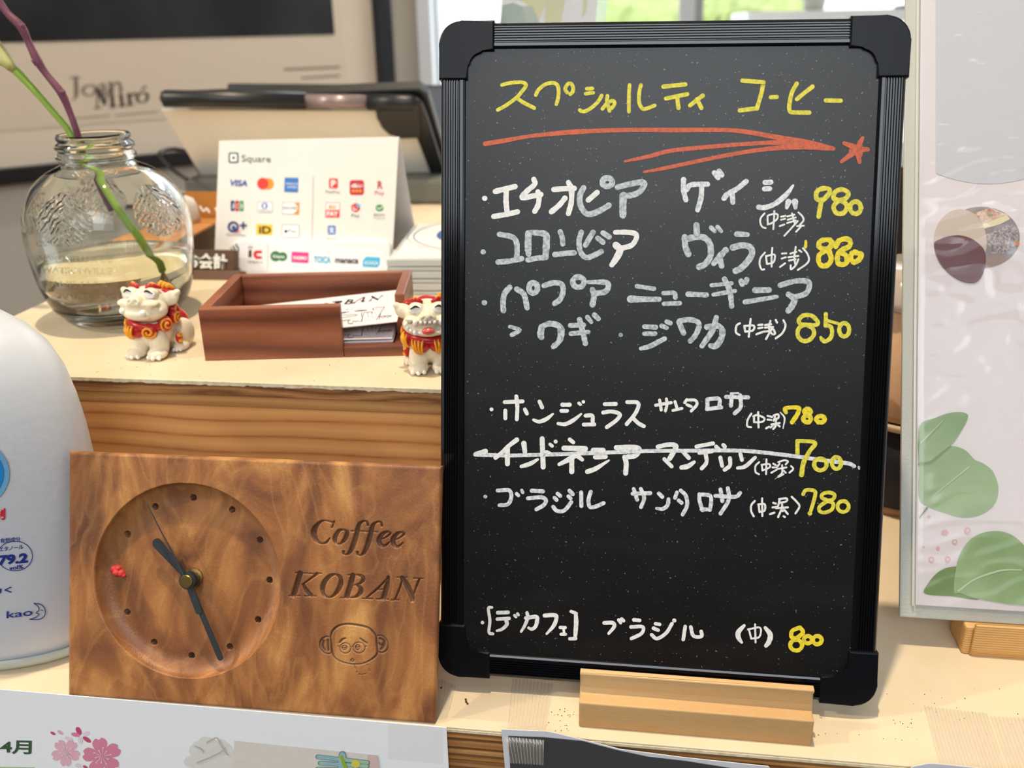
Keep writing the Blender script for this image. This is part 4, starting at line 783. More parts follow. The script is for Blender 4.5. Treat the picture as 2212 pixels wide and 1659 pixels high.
zq = lambda y: Pn(800, y, FX.p(0, .008, 0), FX.V)[2]-HS
zc = zq(731)
F2c = Frame(FX.p(BL_-TW-.0925, TW+.0015, zc), FX.U, FX.V)
# same print, one card lower: shifted straight down in the photograph
card(F2c, 'business card with a drawing lying flat under the tipped card', draw=[drawing[1]], pxy=(0, 31))
card(Frame(FX.p(BL_-TW-.092, TW+.0012, zq(736.5)), FX.U, FX.V), 'business card below the visible drawing, only its white edge showing', thick=.0006)
card(Frame(FX.p(BL_-TW-.0925, TW+.0009, zq(741)), FX.U, FX.V), 'lowest business card in the wooden box, a white edge above the sill', thick=.0007)

# ================================================================== white payment sign (tent card)
sw = mat('sign_white', (230, 226, 220), .6)
yb0 = .668; pbl = Py(462, 590, yb0); pbr = Py(850, 588, yb0+.004)
ptl = Py(473.2, 304.8, yb0+.030); ptr = Py(862.5, 315.6, yb0+.034)
FS = Aff(pbl, pbr-pbl, ptl-pbl); SH = np.linalg.norm(ptl-pbl); SW = np.linalg.norm(pbr-pbl)
# keep the panel on the shelf
FS.O = FS.O - FS.V*((FS.O[2]-HS)/FS.V[2]); SH = float((ptl[2]-FS.O[2])/FS.V[2]); SW = float(np.linalg.norm(ptr-ptl))
sg = thing('payment_sign', 'white folded card sign listing accepted payment logos', 'sign', FS.p(SW/2, 0, -.01))
boxobj('front_panel', (0, 0, -.0008), (SW, SH, 0), sw, sg, FS)
ridge = FS.p(0, SH, -.0009); Vb = unit([0, .42, -1]); FSb = Aff(ridge, FS.U, Vb); Lb = (ridge[2]-HS)/-Vb[2]
bm = bmesh.new(); box(bm, (0, 0, 0), (SW, Lb, .0008), FSb); obj('back_panel', bm, sw, sg)
inkS = {k: mat('print_'+k, c, .6) for k, c in dict(blue=(52, 82, 160), navy=(40, 50, 110), red=(214, 44, 40), orange=(243, 150, 50), amex=(58, 120, 196), green=(46, 150, 70), grey=(100, 104, 110), dgreen=(60, 96, 84), yellow=(238, 196, 44), pink=(222, 62, 140), sky=(70, 180, 226), white=(246, 246, 246), black=(34, 34, 38), teal=(60, 150, 190), brown=(90, 52, 44), mcr=(222, 60, 50), dred=(190, 40, 52), ogreen=(52, 120, 72)).items()}
def pol(nm, pts, c, w=.0002, crop='Q', fr=None, par=None): return ink(nm, [], fr or FS, inkS[c], par or sg, w, 0, [crp(crop, pts)])
def tx(s_, x0, y0, x1, y1, c, w=.0003, crop='Q', fr=None, par=None, **k):
    ox, oy, sc = CR[crop]; return textpx('lettering', s_, fr or FS, ox+x0/sc, oy+y0/sc, ox+x1/sc, oy+y1/sc, inkS[c], par or sg, w=w, slope=k.pop('slope', .03), **k)
def rr4(x0, y0, x1, y1, r): return rrect(x0, y0, x1, y1, r)
pol('logo', rr4(345, 255, 425, 340, 14), 'dgreen'); pol('logo', rr4(358, 268, 412, 327, 6), 'white', .00035); pol('logo', rr4(374, 287, 396, 308, 4), 'dgreen', .0005)
tx('Square', 450, 275, 682, 345, 'dgreen')
tx('VISA', 358, 472, 494, 522, 'blue', bold=.03, shear=.2)
pol('logo', ell(660, 505, 46, 46), 'orange'); pol('logo', ell(618, 503, 45, 46), 'mcr', .00035)
pol('logo', [(792, 455), (902, 458), (898, 574), (788, 570)], 'amex'); tx('AMERICAN', 800, 495, 895, 512, 'white', .00045); tx('EXPRESS', 815, 522, 890, 540, 'white', .00045)
for k, c in enumerate(('navy', 'dred', 'green')):
    pol('logo', rr4(362+k*36, 638+k*1, 393+k*36, 722+k*1, 10), c); tx('JCB'[k], 370+k*36, 664, 388+k*36, 700, 'white', .0004)
pol('logo', [(578, 650), (694, 650), (692, 734), (576, 732)], 'grey'); pol('logo', [(581, 653), (691, 653), (689, 731), (579, 729)], 'white', .0003)
ink('logo', parse('Q', 6, "o 632,680,22,22; 618,668 618,692; 640,668 646,680 640,692"), FS, inkS['amex'], sg, .0005); tx('Diners Club', 592, 706, 678, 722, 'grey', .0005)
pol('logo', [(775, 655), (908, 655), (905, 748), (775, 744)], 'grey'); pol('logo', [(778, 658), (905, 658), (902, 745), (778, 741)], 'white', .0003); pol('logo', [(872, 658), (905, 658), (902, 745), (860, 745), (890, 715), (895, 690)], 'orange', .0004); tx('DISCOVER', 780, 686, 888, 708, 'black', .0005)
ink('logo', parse('Q', 17, "o 382,848,36,36"), FS, inkS['navy'], sg, .0003); pol('logo', ell(385, 855, 16, 18), 'blue', .0003); ink('logo', parse('Q', 14, "392,858 412,884; 438,836 485,836; 462,812 462,862"), FS, inkS['navy'], sg, .0004); ink('logo', parse('Q', 5, "400,895 425,868; 415,895 440,872"), FS, inkS['red'], sg, .0005); tx('QUICPay', 325, 902, 485, 922, 'grey')
pol('logo', [(568, 826), (695, 830), (692, 914), (566, 910)], 'yellow'); tx('iD', 588, 842, 684, 900, 'black', .0004, bold=.03)
pol('logo', rr4(770, 832, 908, 932, 12), 'grey'); pol('logo', rr4(774, 836, 904, 928, 10), 'white', .0003); pol('logo', ell(802, 884, 12, 14), 'black', .0004); tx('Pay', 822, 866, 884, 902, 'grey', .0004)
ink('rule', parse('Q', 3, "1020,450 1010,970"), FS, inkS['grey'], sg)
pol('logo', rr4(1145, 462, 1216, 542, 12), 'mcr'); tx('P', 1162, 476, 1200, 532, 'white', .0004, bold=.02); tx('PayPay', 1120, 558, 1234, 584, 'grey')
pol('logo', rr4(1310, 476, 1424, 594, 20), 'dred'); tx('d払い', 1322, 500, 1414, 536, 'white', .0004, bold=.03)
for k in range(3): pol('logo', ell(1338+k*28, 562, 12, 12), 'orange', .0004)
tx('R', 1532, 482, 1574, 545, 'dred', bold=.03); tx('Pay', 1510, 562, 1586, 600, 'dred')
pol('logo', rr4(1120, 655, 1232, 714, 8), 'mcr'); pol('logo', rr4(1124, 659, 1228, 712, 6), 'white', .0003); pol('logo', rr4(1117, 712, 1230, 774, 6), 'mcr'); tx('au', 1140, 672, 1204, 704, 'orange', .0004, bold=.03, shear=.2); tx('PAY', 1128, 722, 1218, 762, 'white', .0004, bold=.03)
pol('logo', [(1322, 680), (1355, 658), (1392, 672), (1392, 712), (1358, 734), (1326, 716)], 'red'); pol('logo', ell(1378, 680, 15, 14), 'sky', .0003); ink('logo', parse('Q', 7, "1342,690 1342,708 1352,714 1366,706"), FS, inkS['white'], sg, .0004); tx('Pay', 1324, 744, 1390, 778, 'grey')
pol('logo', ell(1548, 697, 32, 27), 'green'); pol('logo', [(1525, 722), (1532, 708), (1542, 718)], 'green'); ink('logo', parse('Q', 7, "1532,695 1545,706 1572,688"), FS, inkS['white'], sg, .0003); tx('微信支付', 1500, 742, 1592, 764, 'grey'); tx('WeChat Pay', 1504, 774, 1590, 788, 'grey')
pol('logo', rr4(1135, 838, 1198, 908, 10), 'amex'); tx('支', 1144, 848, 1190, 898, 'white', .0003, bold=.02); tx('Alipay+', 1120, 936, 1214, 954, 'grey')

# ---- white card reader with transit card sticker, leaning in front of the sign
rdw = mat('reader_white', (232, 232, 235), .35)
yr = .648
r_bl, r_br = Pz(505, 594, HS), Pz(838, 594, HS)
FR_ = Aff(r_bl, r_br-r_bl, (-.0, .30, 1))
RW = float(np.linalg.norm(r_br-r_bl)); RHt = FR_.uv(520, 518)[1]
rd = thing('card_reader', 'rounded white contactless card reader with a strip of transit card logos', 'card reader', FR_.p(RW/2, 0, -.004))
bm = bmesh.new(); prism(bm, rrect(-.002, 0, RW+.002, RHt, .006), -.009, 0, FR_, .002, 3); obj('reader_body', bm, rdw, rd)
ps = lambda pts, c, w=.0003: ink('logo', [], FR_, inkS[c], rd, w, 0, [crp('Q', pts)])
ink('sticker', [], FR_, mat('sticker_white', (238, 238, 242), .3), rd, .00012, 0, [crp('Q', [(455, 955), (1540, 1022), (1580, 1060), (1575, 1190), (1548, 1205), (470, 1200), (440, 1180), (432, 985)])])
tr = lambda s_, x0, y0, x1, y1, c, **k: tx(s_, x0, y0, x1, y1, c, k.pop('w', .0004), 'Q', FR_, rd, **k)
ink('logo', parse('Q', 9, "362,1015 372,1032 364,1048; 380,1000 396,1030 384,1062; 402,985 424,1028 404,1074"), FR_, inkS['black'], rd, .0003)
ps([(505, 1032), (530, 1032), (528, 1090), (503, 1090)], 'brown'); ps([(612, 1035), (560, 1036), (542, 1055), (545, 1085), (565, 1105), (612, 1102), (612, 1085), (570, 1078), (570, 1060), (612, 1058)], 'red')
ink('logo', parse('Q', 4, "500,1012 520,1002 540,1012; 508,1020 520,1014 532,1020"), FR_, inkS['grey'], rd, .0003); tr('交通系IC', 500, 1120, 620, 1136, 'black', slope=.02)
ink('rule', parse('Q', 2.5, "660,985 656,1195"), FR_, inkS['grey'], rd, .0003)
ps(ell(720, 1082, 42, 42), 'ogreen'); ps(ell(775, 1085, 38, 36), 'ogreen'); tr('Kitaca', 700, 1070, 790, 1094, 'white', w=.0006, bold=.02)
ps([(848, 1045), (984, 1052), (982, 1138), (845, 1130)], 'pink'); tr('PASMO', 862, 1080, 970, 1108, 'white', w=.0006, bold=.03)
tr('TOICA', 1025, 1080, 1160, 1136, 'sky', bold=.04); tr('manaca', 1195, 1100, 1380, 1136, 'black', bold=.03)
ps([(1440, 1085), (1552, 1092), (1550, 1150), (1530, 1172), (1413, 1166), (1414, 1115)], 'sky'); tr('ICOCA', 1430, 1120, 1538, 1146, 'white', w=.0006, bold=.02)

# ---- brown counter plate with white characters
plate_m = mat('plate_brown', (96, 70, 54), .6, vary=(120, (80, 58, 44), .3, .7))
k0 = Pz(380, 604, HS); k1 = Pz(518, 606, HS); FK = Aff(k0, k1-k0, (0, .32, 1))
KW = float(np.linalg.norm(k1-k0)); pk = FK.uv(500, 545, 0)
pt = thing('checkout_plate', 'small brown desk plate with raised white characters meaning checkout', 'sign', FK.p(KW/2, 0, -.006))
boxobj('plate_foot', (-.004, 0, -.012), (KW, .0075, .0), mat('plate_foot', (112, 84, 68), .6), pt, FK, .0006)
boxobj('plate_face', (-.004, .0076, -.010), (KW-.0052, pk[1]+.002, -.002), plate_m, pt, FK, .0006)
textpx('lettering', 'お会計', FK, 402, 546, 491, 580, mat('plate_letters', (238, 240, 238), .5), pt, slope=.03, w=-.0014, bold=.035, extrude=.06)
# ================================================================== disinfectant bottle
plast = mat('bottle_plastic', (214, 217, 222), .38, spec=.4, bump=(260, .00018), sss=.15); base_p = mat('bottle_base_plastic', (208, 214, 204), .35, trans=.2, ior=1.3)
BC = np.array([-.337, .3735, 0]); BA, BB = .0700, .0425
bt = thing('pump_bottle', 'large translucent white disinfectant bottle with blue print at the left edge', 'bottle', BC)
FB = Frame(BC, (1, 0, 0), (0, 1, 0))
pr = [(.0, .0012), (.83, .0012), (.90, .004), (.95, .009), (.985, .02), (1.0, .05), (1.0, .095), (.99, .115), (.965, .13), (.92, .145), (.84, .157), (.73, .1655), (.58, .1725), (.40, .1765), (.22, .178), (.20, .190), (.20, .200)]
from_prof = lambda P_: [(r, z) for r, z in P_]
bm = bmesh.new(); lathe(bm, pr[1:], FB, 96, BA, BB, 2.0); obj('bottle_body', bm, plast, bt, True)
bm = bmesh.new(); lathe(bm, [(.80, 0), (.90, .0), (.955, .003), (.985, .008), (.95, .0075), (.86, .0018)], FB, 96, BA, BB, 2.0, (False, False)); obj('bottle_base', bm, base_p, bt, True)
bm = bmesh.new(); lathe(bm, [(.0, .2), (.016, .2), (.0165, .201), (.0165, .214), (.0155, .216)], FB, 40); lathe(bm, [(.0045, .216), (.0045, .235)], FB, 20); box(bm, (-.06, -.006, .235), (.009, .006, .244), FB, .002); obj('pump_head', bm, mat('pump_white', (236, 238, 240), .4), bt)
def on_bottle(px, py, w=0):
    d = ray(px, py); a_, b_ = BA+w, BB+w
    A_ = (d[0]/a_)**2+(d[1]/b_)**2; B_ = 2*((CAM[0]-BC[0])*d[0]/a_**2+(CAM[1]-BC[1])*d[1]/b_**2); C_ = ((CAM[0]-BC[0])/a_)**2+((CAM[1]-BC[1])/b_)**2-1
    disc = B_*B_-4*A_*C_
    k = (-B_-math.sqrt(max(disc, 0)))/(2*A_); return CAM+d*k
class BotFrame:
    N = np.array([0, -1., 0])
    def px(s, x, y, w=0): return on_bottle(x, y, .0006+w)
FBT = BotFrame()
def btext(t_, x0, y0, x1, y1, m_, slope=0, **k):
    o = textpx('lettering', t_, Frame((0, .335, 0), (1, 0, 0), (0, 0, 1)), x0, y0, x1, y1, m_, bt, slope=slope, **k)
    L0 = np.array(bt.location)
    for v in o.data.vertices:
        c = R.T @ (np.array(v.co)+L0-CAM); q_ = on_bottle(CX+F*c[0]/c[2], CY+F*c[1]/c[2], .0006); v.co = Vector(q_-L0)
    return o
navy = inkS['navy']; kb = mat('print_bottle_blue', (30, 56, 142), .4)
ink('label_dot', [], FBT, mat('print_light_blue', (120, 186, 232), .4), bt, 0, 0, [ell(-52, 1024, 72, 70, 48)]); ink('label_dot', [], FBT, mat('print_mid_blue', (38, 144, 218), .4), bt, .0002, 0, [ell(-54, 1024, 62, 60, 48)])
btext('消毒剤', -62, 1106, 11, 1132, mat('print_bottle_red', (224, 40, 62), .4), -.12, bold=.04)
btext('有効成分', 0, 1163, 44, 1174, kb, -.09, bold=.02); btext('エタノール', -2, 1182, 50, 1192, kb, -.12, bold=.02); btext('79.2', -4, 1200, 60, 1222, kb, -.09, bold=.05); btext('vol%', 20, 1223, 50, 1232, kb, -.12, bold=.03)
ink('label_ring', parse('P', 1.6, "o 32,1201,38,32"), FBT, kb, bt, 0); btext('に効く', -50, 1272, 26, 1286, kb, -.07, bold=.03)
btext('kao', 14, 1321, 70, 1336, kb, -.12, bold=.01)
ink('logo', parse('P', 1.8, "73,1303 88,1306 97,1316 96,1330 84,1338 64,1338; 73,1303 82,1310 84,1318 78,1324 84,1327 76,1334 64,1338; 89,1318 92,1319"), FBT, kb, bt, 0)

# ================================================================== glass jar with plant stems
glass = mat('jar_glass', (252, 255, 250), .0, trans=1, ior=1.45, spec=.5)
JY = .5700; jc = Pz(270, 682, HS); JC = np.array([jc[0], jc[1], HS])
def jz(py, px=238): return Py(px, py, JC[1])[2]-HS
jr = lambda wpx, py: wpx/2*depth(Py(238, py, JC[1]))/F
z_top = jz(288, 212); zn1 = jz(318, 213); zn2 = jz(345, 215); zsh = jz(372, 220); z1 = jz(400, 226); z2 = jz(440, 230); z3 = jz(480, 234); z4 = jz(520, 238); z5 = jz(590, 244); z6 = jz(640, 250); z7 = jz(672, 256)
Rn = jr(152, 290); RM = jr(338, 500)
outer = [(.0, .001), (.62*RM, .001), (.70*RM, .003), (.76*RM, max(.007, z7*1.0)), (.86*RM, z6), (.955*RM, z5), (1.0*RM, z4), (1.0*RM, z3), (.955*RM, z2), (.83*RM, z1), (.66*RM, zsh), (Rn*1.0, zn2-.002)]
nr_ = [(Rn*1.0, zn2), (Rn*1.07, zn2+.0015), (Rn*1.10, zn2+.003), (Rn*1.02, zn2+.005), (Rn*1.0, zn2+.0068), (Rn*1.08, zn2+.008), (Rn*1.06, zn2+.0098), (Rn*.97, zn2+.0115), (Rn*.96, z_top-.004), (Rn*1.0, z_top-.0025), (Rn*1.0, z_top-.001), (Rn*.96, z_top)]
prof_o = [(r, z) for r, z, _ in [(q[0], q[1], 0) for q in crom([(r, z) for r, z in outer[1:]], 3)]]+nr_
inner = [(Rn*.87, z_top-.0005), (Rn*.87, zn2), (Rn*.88, zn2-.004), (.60*RM, zsh-.0015), (.78*RM, z1-.002), (.91*RM, z2-.001), (.96*RM, z3), (.96*RM, z4), (.915*RM, z5), (.82*RM, z6), (.68*RM, max(.0095, z7)), (.56*RM, .008), (.2*RM, .009), (.0005, .0092)]
FJ = Frame(JC, (1, 0, 0), (0, 1, 0))
jar = thing('glass_jar', 'squat clear glass jug with a threaded neck, half full of water, holding two plant stems', 'jar', JC)
bm = bmesh.new(); lathe(bm, prof_o+inner, FJ, 96)
bmesh.ops.recalc_face_normals(bm, faces=bm.faces)
# moulded oval leaf medallions around the shoulder, moulded lines below
def medal(u, v, p):
    return 0
for v in bm.verts:
    l = v.co-Vector(JC); rad_ = math.hypot(l.x, l.y)
    if z4 < l.z < zsh and rad_ > .62*RM:
        a = math.atan2(l.y, l.x)
jar_glass_o = obj('jar_body', bm, None, jar, True)
gm = glass.copy(); gm.name = 'jar_glass_moulded'; nt = gm.node_tree; b = nt.nodes['Principled BSDF']
tc = nt.nodes.new('ShaderNodeTexCoord'); sp = nt.nodes.new('ShaderNodeSeparateXYZ'); nt.links.new(tc.outputs['Object'], sp.inputs[0])
def mth(op, a, b_=None, c=None):
    n_ = nt.nodes.new('ShaderNodeMath'); n_.operation = op
    for i, q_ in enumerate((a, b_, c)):
        if q_ is None: continue
        if isinstance(q_, (int, float)): n_.inputs[i].default_value = q_
        else: nt.links.new(q_, n_.inputs[i])
    return n_.outputs[0]
ang = mth('ARCTAN2', sp.outputs[1], sp.outputs[0]); seg = mth('SUBTRACT', mth('FRACT', mth('MULTIPLY_ADD', ang, 5/(2*math.pi), .75)), .5)
sx_ = mth('DIVIDE', seg, .30); zc_ = (z2+z3)/2+.004; sy_ = mth('DIVIDE', mth('SUBTRACT', sp.outputs[2], zc_), (z1-z3)*.62)
d2 = mth('ADD', mth('MULTIPLY', sx_, sx_), mth('MULTIPLY', sy_, sy_)); inside = mth('LESS_THAN', d2, 1.0)
nq = nt.nodes.new('ShaderNodeTexNoise'); nq.inputs['Scale'].default_value = 160; nt.links.new(tc.outputs['Object'], nq.inputs['Vector']); vein = mth('SINE', mth('ADD', mth('MULTIPLY', nq.outputs[0], 14), mth('MULTIPLY', mth('ADD', mth('MULTIPLY', mth('ABSOLUTE', sx_), 1.2), sy_), 22))); hgt = mth('MULTIPLY', inside, mth('ADD', mth('MULTIPLY', vein, .6), 1.0))
nz_ = nt.nodes.new('ShaderNodeTexNoise'); nz_.inputs['Scale'].default_value = 45; nz_.inputs['Detail'].default_value = 1; nt.links.new(tc.outputs['Object'], nz_.inputs['Vector'])
hh = mth('ADD', hgt, mth('MULTIPLY', nz_.outputs[0], 1.2)); bp = nt.nodes.new('ShaderNodeBump'); bp.inputs['Distance'].default_value = .00022; bp.inputs['Strength'].default_value = 1; nt.links.new(hh, bp.inputs['Height']); nt.links.new(bp.outputs[0], b.inputs['Normal'])
jar_glass_o.data.materials.clear(); jar_glass_o.data.materials.append(gm)
# moulded lettering on the glass, raised
def on_jar(px, py, w=0):
    d = ray(px, py); z_guess = None; rad_ = RM
    for it in range(3):
        A_ = d[0]**2+d[1]**2; B_ = 2*((CAM[0]-JC[0])*d[0]+(CAM[1]-JC[1])*d[1]); C_ = (CAM[0]-JC[0])**2+(CAM[1]-JC[1])**2-(rad_+w)**2
        k = (-B_-math.sqrt(max(B_*B_-4*A_*C_, 0)))/(2*A_); p_ = CAM+d*k
        z_ = p_[2]-HS; rad_ = float(np.interp(z_, [q[1] for q in prof_o], [q[0] for q in prof_o]))
    return p_
for t_, x0, y0, x1, y1, sl in (('THE H.J.HEINZ CO', 78, 520, 300, 533, .0), ('MARTINELLI & CO.', 82, 552, 250, 565, .02), ('WATSONVILLE', 88, 577, 240, 590, .02), ('CALIF. U.S.A.', 92, 607, 240, 620, .02), ('QUALITY SINCE', 110, 636, 262, 650, .02)):
    if x0 == 78: t_ = 'CAPACITY 750 ML NET CONTENTS'
    o = textpx('lettering', t_, Frame((0, JC[1]-RM, 0), (1, 0, 0), (0, 0, 1)), x0, y0, x1, y1, gm, jar, slope=sl, extrude=.0)
    L0 = np.array(jar.location)
    for v in o.data.vertices:
        c = R.T @ (np.array(v.co)+L0-CAM); q_ = on_jar(CX+F*c[0]/c[2], CY+F*c[1]/c[2], .0003); v.co = Vector(q_-L0)
    bm = bmesh.new(); bm.from_mesh(o.data); r_ = bmesh.ops.extrude_face_region(bm, geom=list(bm.faces)); vs2 = [g_ for g_ in r_['geom'] if isinstance(g_, bmesh.types.BMVert)]
    for v in vs2: v.co -= Vector((v.co.x, v.co.y, 0)).normalized()*.0005
    bmesh.ops.recalc_face_normals(bm, faces=bm.faces); bm.to_mesh(o.data); bm.free()
# water: closed body just inside the glass
wl_ = jz(548, 240)
wp = [(r-.0001, z) for r, z in inner[::-1] if z < wl_]; rw = float(np.interp(wl_, [q[1] for q in inner[::-1][2:]], [q[0] for q in inner[::-1][2:]]))
wp = [(.0006, .0094)]+wp[1:]+[(rw-.0001, wl_)]
bm = bmesh.new(); lathe(bm, wp, FJ, 96); obj('water', bm, mat('water', (252, 254, 246), 0, trans=1, ior=1.33), jar, True)
# stems
green = mat('stem_green', (142, 172, 62), .45, vary=(60, (120, 150, 40), .3, .7)); purple = mat('stem_purple', (112, 58, 76), .5, vary=(90, (92, 44, 64), .3, .6)); sheath = mat('stem_sheath', (196, 200, 130), .5, vary=(50, (150, 140, 80), .35, .6))
def jp(px, py, dy=0.0): return Py(px, py, JC[1]+dy)
g1 = thing('water_plant', 'smooth green stem with a pale sheath, leaning left out of the glass jar', 'plant', JC+np.array([.01, 0, .02]))
gp = [jp(-12, 128, .006), jp(28, 148, .005), jp(70, 190, .004), jp(112, 238, .003), jp(150, 284, .002), jp(180, 340, 0), jp(225, 405, -.004), jp(262, 460, -.006), jp(300, 512, -.006), jp(322, 548, -.004), jp(338, 590, -.002)]
bm = bmesh.new(); tube(bm, gp, [.0016, .0026, .0023, .0022, .0022, .0022, .0023, .0024, .0026, .0026, .0022], 10); obj('stem', bm, green, g1, True)
bm = bmesh.new(); tube(bm, [jp(-14, 95, .006), jp(6, 120, .005), jp(22, 142, .004), jp(34, 152, .004)], [.0045, .0042, .0034, .0018], 10); obj('sheath', bm, sheath, g1, True)
bm = bmesh.new()
for k in range(7):
    a = k*.9; p0 = gp[-1]; tube(bm, [p0, p0+np.array([.004*math.cos(a), .004*math.sin(a), -.006]), p0+np.array([.009*math.cos(a+.3), .009*math.sin(a+.3), -.012-.001*k])], [.0005, .0004, .0002], 5)
obj('roots', bm, mat('roots', (150, 130, 90), .7), g1, True)
g2 = thing('water_plant', 'jointed dark purple stem rising to the top left out of the glass jar', 'plant', JC+np.array([-.004, 0, .02]))
pp = [jp(-14, -18, .004), jp(14, 26, .003), jp(45, 57, .003), jp(62, 92, .003), jp(81, 131, .002), jp(100, 160, .002), jp(132, 200, .001), jp(150, 240, .001), jp(166, 284, 0), jp(182, 340, .001), jp(214, 400, .004), jp(240, 452, .006)]
bm = bmesh.new(); tube(bm, pp, [.0022, .0022, .0027, .0022, .0027, .0022, .0026, .0021, .0021, .0021, .002, .0018], 10); obj('stem', bm, purple, g2, True)
bm = bmesh.new()
for q_, s_ in ((2, 1), (4, -1), (6, 1)):
    p0 = pp[q_]; tube(bm, [p0-np.array([0, 0, .0012]), p0+np.array([s_*.0022, -.001, .0012])], [.0028, .0016], 8, smooth=False)
obj('node', bm, purple, g2, True)

# ================================================================== disc cases
clr = mat('clear_plastic', (236, 240, 240), .05, trans=.92, ior=1.3); cov = mat('cover_cream', (236, 230, 220), .6)
c0 = Pz(838, 640, HS); zt = .0; 
cz0 = HS; A0 = Py(840, 560, c0[1]+.002); Hc = A0[2]-HS
A0 = np.array([A0[0]-.002, c0[1]+.002, HS]); E1 = Pz(951, 412, HS+Hc); dirE = unit(E1-np.array([A0[0], A0[1], HS+Hc]))
FD = Frame(A0, np.cross(dirE, [0, 0, 1.]), np.cross([0, 0, 1.], np.cross(dirE, [0, 0, 1.])))
FD = Frame(A0, unit([dirE[1], -dirE[0], 0]), dirE)
n_c = 3; th = Hc/n_c
for k in range(n_c):
    lab = ['clear disc case at the bottom of the stack beside the white payment sign', 'middle clear disc case of the stack beside the payment sign', 'top clear disc case with a cream cover printed with a blue ring and dot'][k]
    cs = thing('disc_case', lab, 'disc case', FD.p(.07, .06, k*th), 'clear disc cases stacked beside the payment sign')
    bm = bmesh.new(); clr2 = mat('case_plastic', (232, 236, 234), .12, trans=.35, ior=1.3); z0_ = k*th; dx = .0012*(k % 2)
    box(bm, (dx, 0, z0_+.0002), (.142+dx, .124, z0_+.0028), FD, .0005, 1); box(bm, (dx, 0, z0_+.0034), (.142+dx, .003, z0_+th-.0002), FD, .0008, 2); box(bm, (dx, .0032, z0_+th-.0022), (.142+dx, .124, z0_+th-.0012), FD, .0003, 1)
    box(bm, (dx, .0032, z0_+.003), (dx+.002, .124, z0_+th-.0024), FD, .0004, 1)
    obj('case_shell', bm, clr2, cs)
    boxobj('cover_sheet', (dx+.004, .004, z0_+th-.0011), (.140+dx, .123, z0_+th-.0003), cov if k == 2 else mat('tray_card', (228, 228, 222), .5), cs, FD)
    if k == 2: top = cs
FDt = Frame(FD.p(0, 0, Hc-.0002), FD.U, FD.V)
rc = FDt.p(.074, .062); 
rcu, rcv = FDt.uv(1060, 505); rq = FDt.uv(893, 508); rR = math.hypot(rcu-rq[0], rcv-rq[1])
def ringmesh(nm, r0_, r1_, m_, w):
    vs, fs = [], []; n_ = 64
    for k in range(n_):
        a = 2*math.pi*k/n_; vs += [FDt.p(rcu+r0_*math.cos(a), rcv+r0_*math.sin(a), w), FDt.p(rcu+r1_*math.cos(a), rcv+r1_*math.sin(a), w)]
    for k in range(n_): j = (k+1) % n_; fs.append((2*k, 2*k+1, 2*j+1, 2*j))
    pyobj(nm, vs, fs, m_, top)
ringmesh('printed_ring', rR-.0009, rR, inkS['blue'], .0003); ringmesh('printed_ring', rR*1.07, rR*1.07+.0005, inkS['grey'], .0003); ringmesh('printed_dot', .0, rR*.70, inkS['blue'], .0003)

# ================================================================== register tablet on its stand
tb_black = mat('register_black', (34, 34, 36), .35); tb_white = mat('register_beige', (236, 230, 214), .5); tb_grey = mat('register_base', (98, 98, 90), .5)
def Pd(px, py, d): return CAM+R @ (np.array([px-CX, py-CY, F])/F*d)
tl = Pd(352, 236, .95); tr_ = Pd(908, 250, .95); r_ = ray(440, 385); blp = CAM+r_*(tl[0]/r_[0]); r_ = ray(946, 400); brp = CAM+r_*(tr_[0]/r_[0])
rz = min(blp[2], brp[2])
tab = thing('register_tablet', 'tilted black register tablet with a beige back panel, seen from behind', 'tablet', (tl+tr_)/2*np.array([1, 1, 0])+np.array([0, .05, rz-.02]))
FT = Aff(blp, brp-blp, tl-blp); TH = np.linalg.norm(tl-blp)*1.05; TWd = np.linalg.norm(brp-blp)
def tuv(x, y): return FT.uv(x, y)
bm = bmesh.new(); prism(bm, [tuv(350, 238), tuv(816, 240), tuv(826, 262), tuv(840, 275), tuv(860, 283), tuv(904, 284), tuv(948, 405), tuv(440, 388)][::-1], -.004, 0, FT); obj('back_panel', bm, tb_white, tab)
q = [tuv(343, 212), tuv(925, 205), tuv(975, 410), tuv(432, 392)]
bm = bmesh.new(); prism(bm, [tuv(341, 222), tuv(905, 200), tuv(925, 215), tuv(985, 420), tuv(432, 395)][::-1], -.016, -.0045, FT, .002, 2); obj('tablet_case', bm, tb_black, tab)
a0_, a1_ = FT.px(352, 212, .004), FT.px(905, 222, .004)
rt = 17.5*depth(a0_)/F
def lerp(t): return a0_+(a1_-a0_)*t
bm = bmesh.new(); tube(bm, [lerp(0)-.0*FT.U, lerp(.004), lerp(.012), lerp(.56)], [rt*.55, rt*.85, rt, rt], 20, smooth=False); obj('hinge_bar', bm, tb_black, tab, True)
bm = bmesh.new(); tube(bm, [lerp(.561), lerp(.80)], rt*.82, 20, smooth=False); obj('card_slot', bm, mat('slot_pinkish', (150, 132, 130), .25, metal=.3), tab, True)
bm = bmesh.new(); tube(bm, [lerp(.80), lerp(.97), lerp(1.0)], [rt, rt, rt*.6], 20, smooth=False); obj('hinge_bar', bm, tb_black, tab, True)
bm = bmesh.new(); prism(bm, [tuv(812, 222), tuv(905, 216), tuv(912, 284), tuv(870, 286), tuv(842, 277), tuv(826, 262), tuv(816, 240)][::-1], .0002, .010, FT, .002, 2); obj('camera_housing', bm, tb_black, tab)
bm = bmesh.new(); prism(bm, [tuv(890, 205), tuv(912, 215), tuv(925, 250), tuv(975, 410), tuv(948, 412), tuv(903, 284), tuv(890, 270)][::-1], .0005, .006, FT, .0015, 2); obj('side_rail', bm, tb_black, tab)
gb0 = Py(400, 385, blp[1]-.03)
boxobj('stand_base', (gb0[0], blp[1]-.035, HS+.001), (brp[0]+.03, blp[1]+.05, gb0[2]), tb_grey, tab, bev=.004)
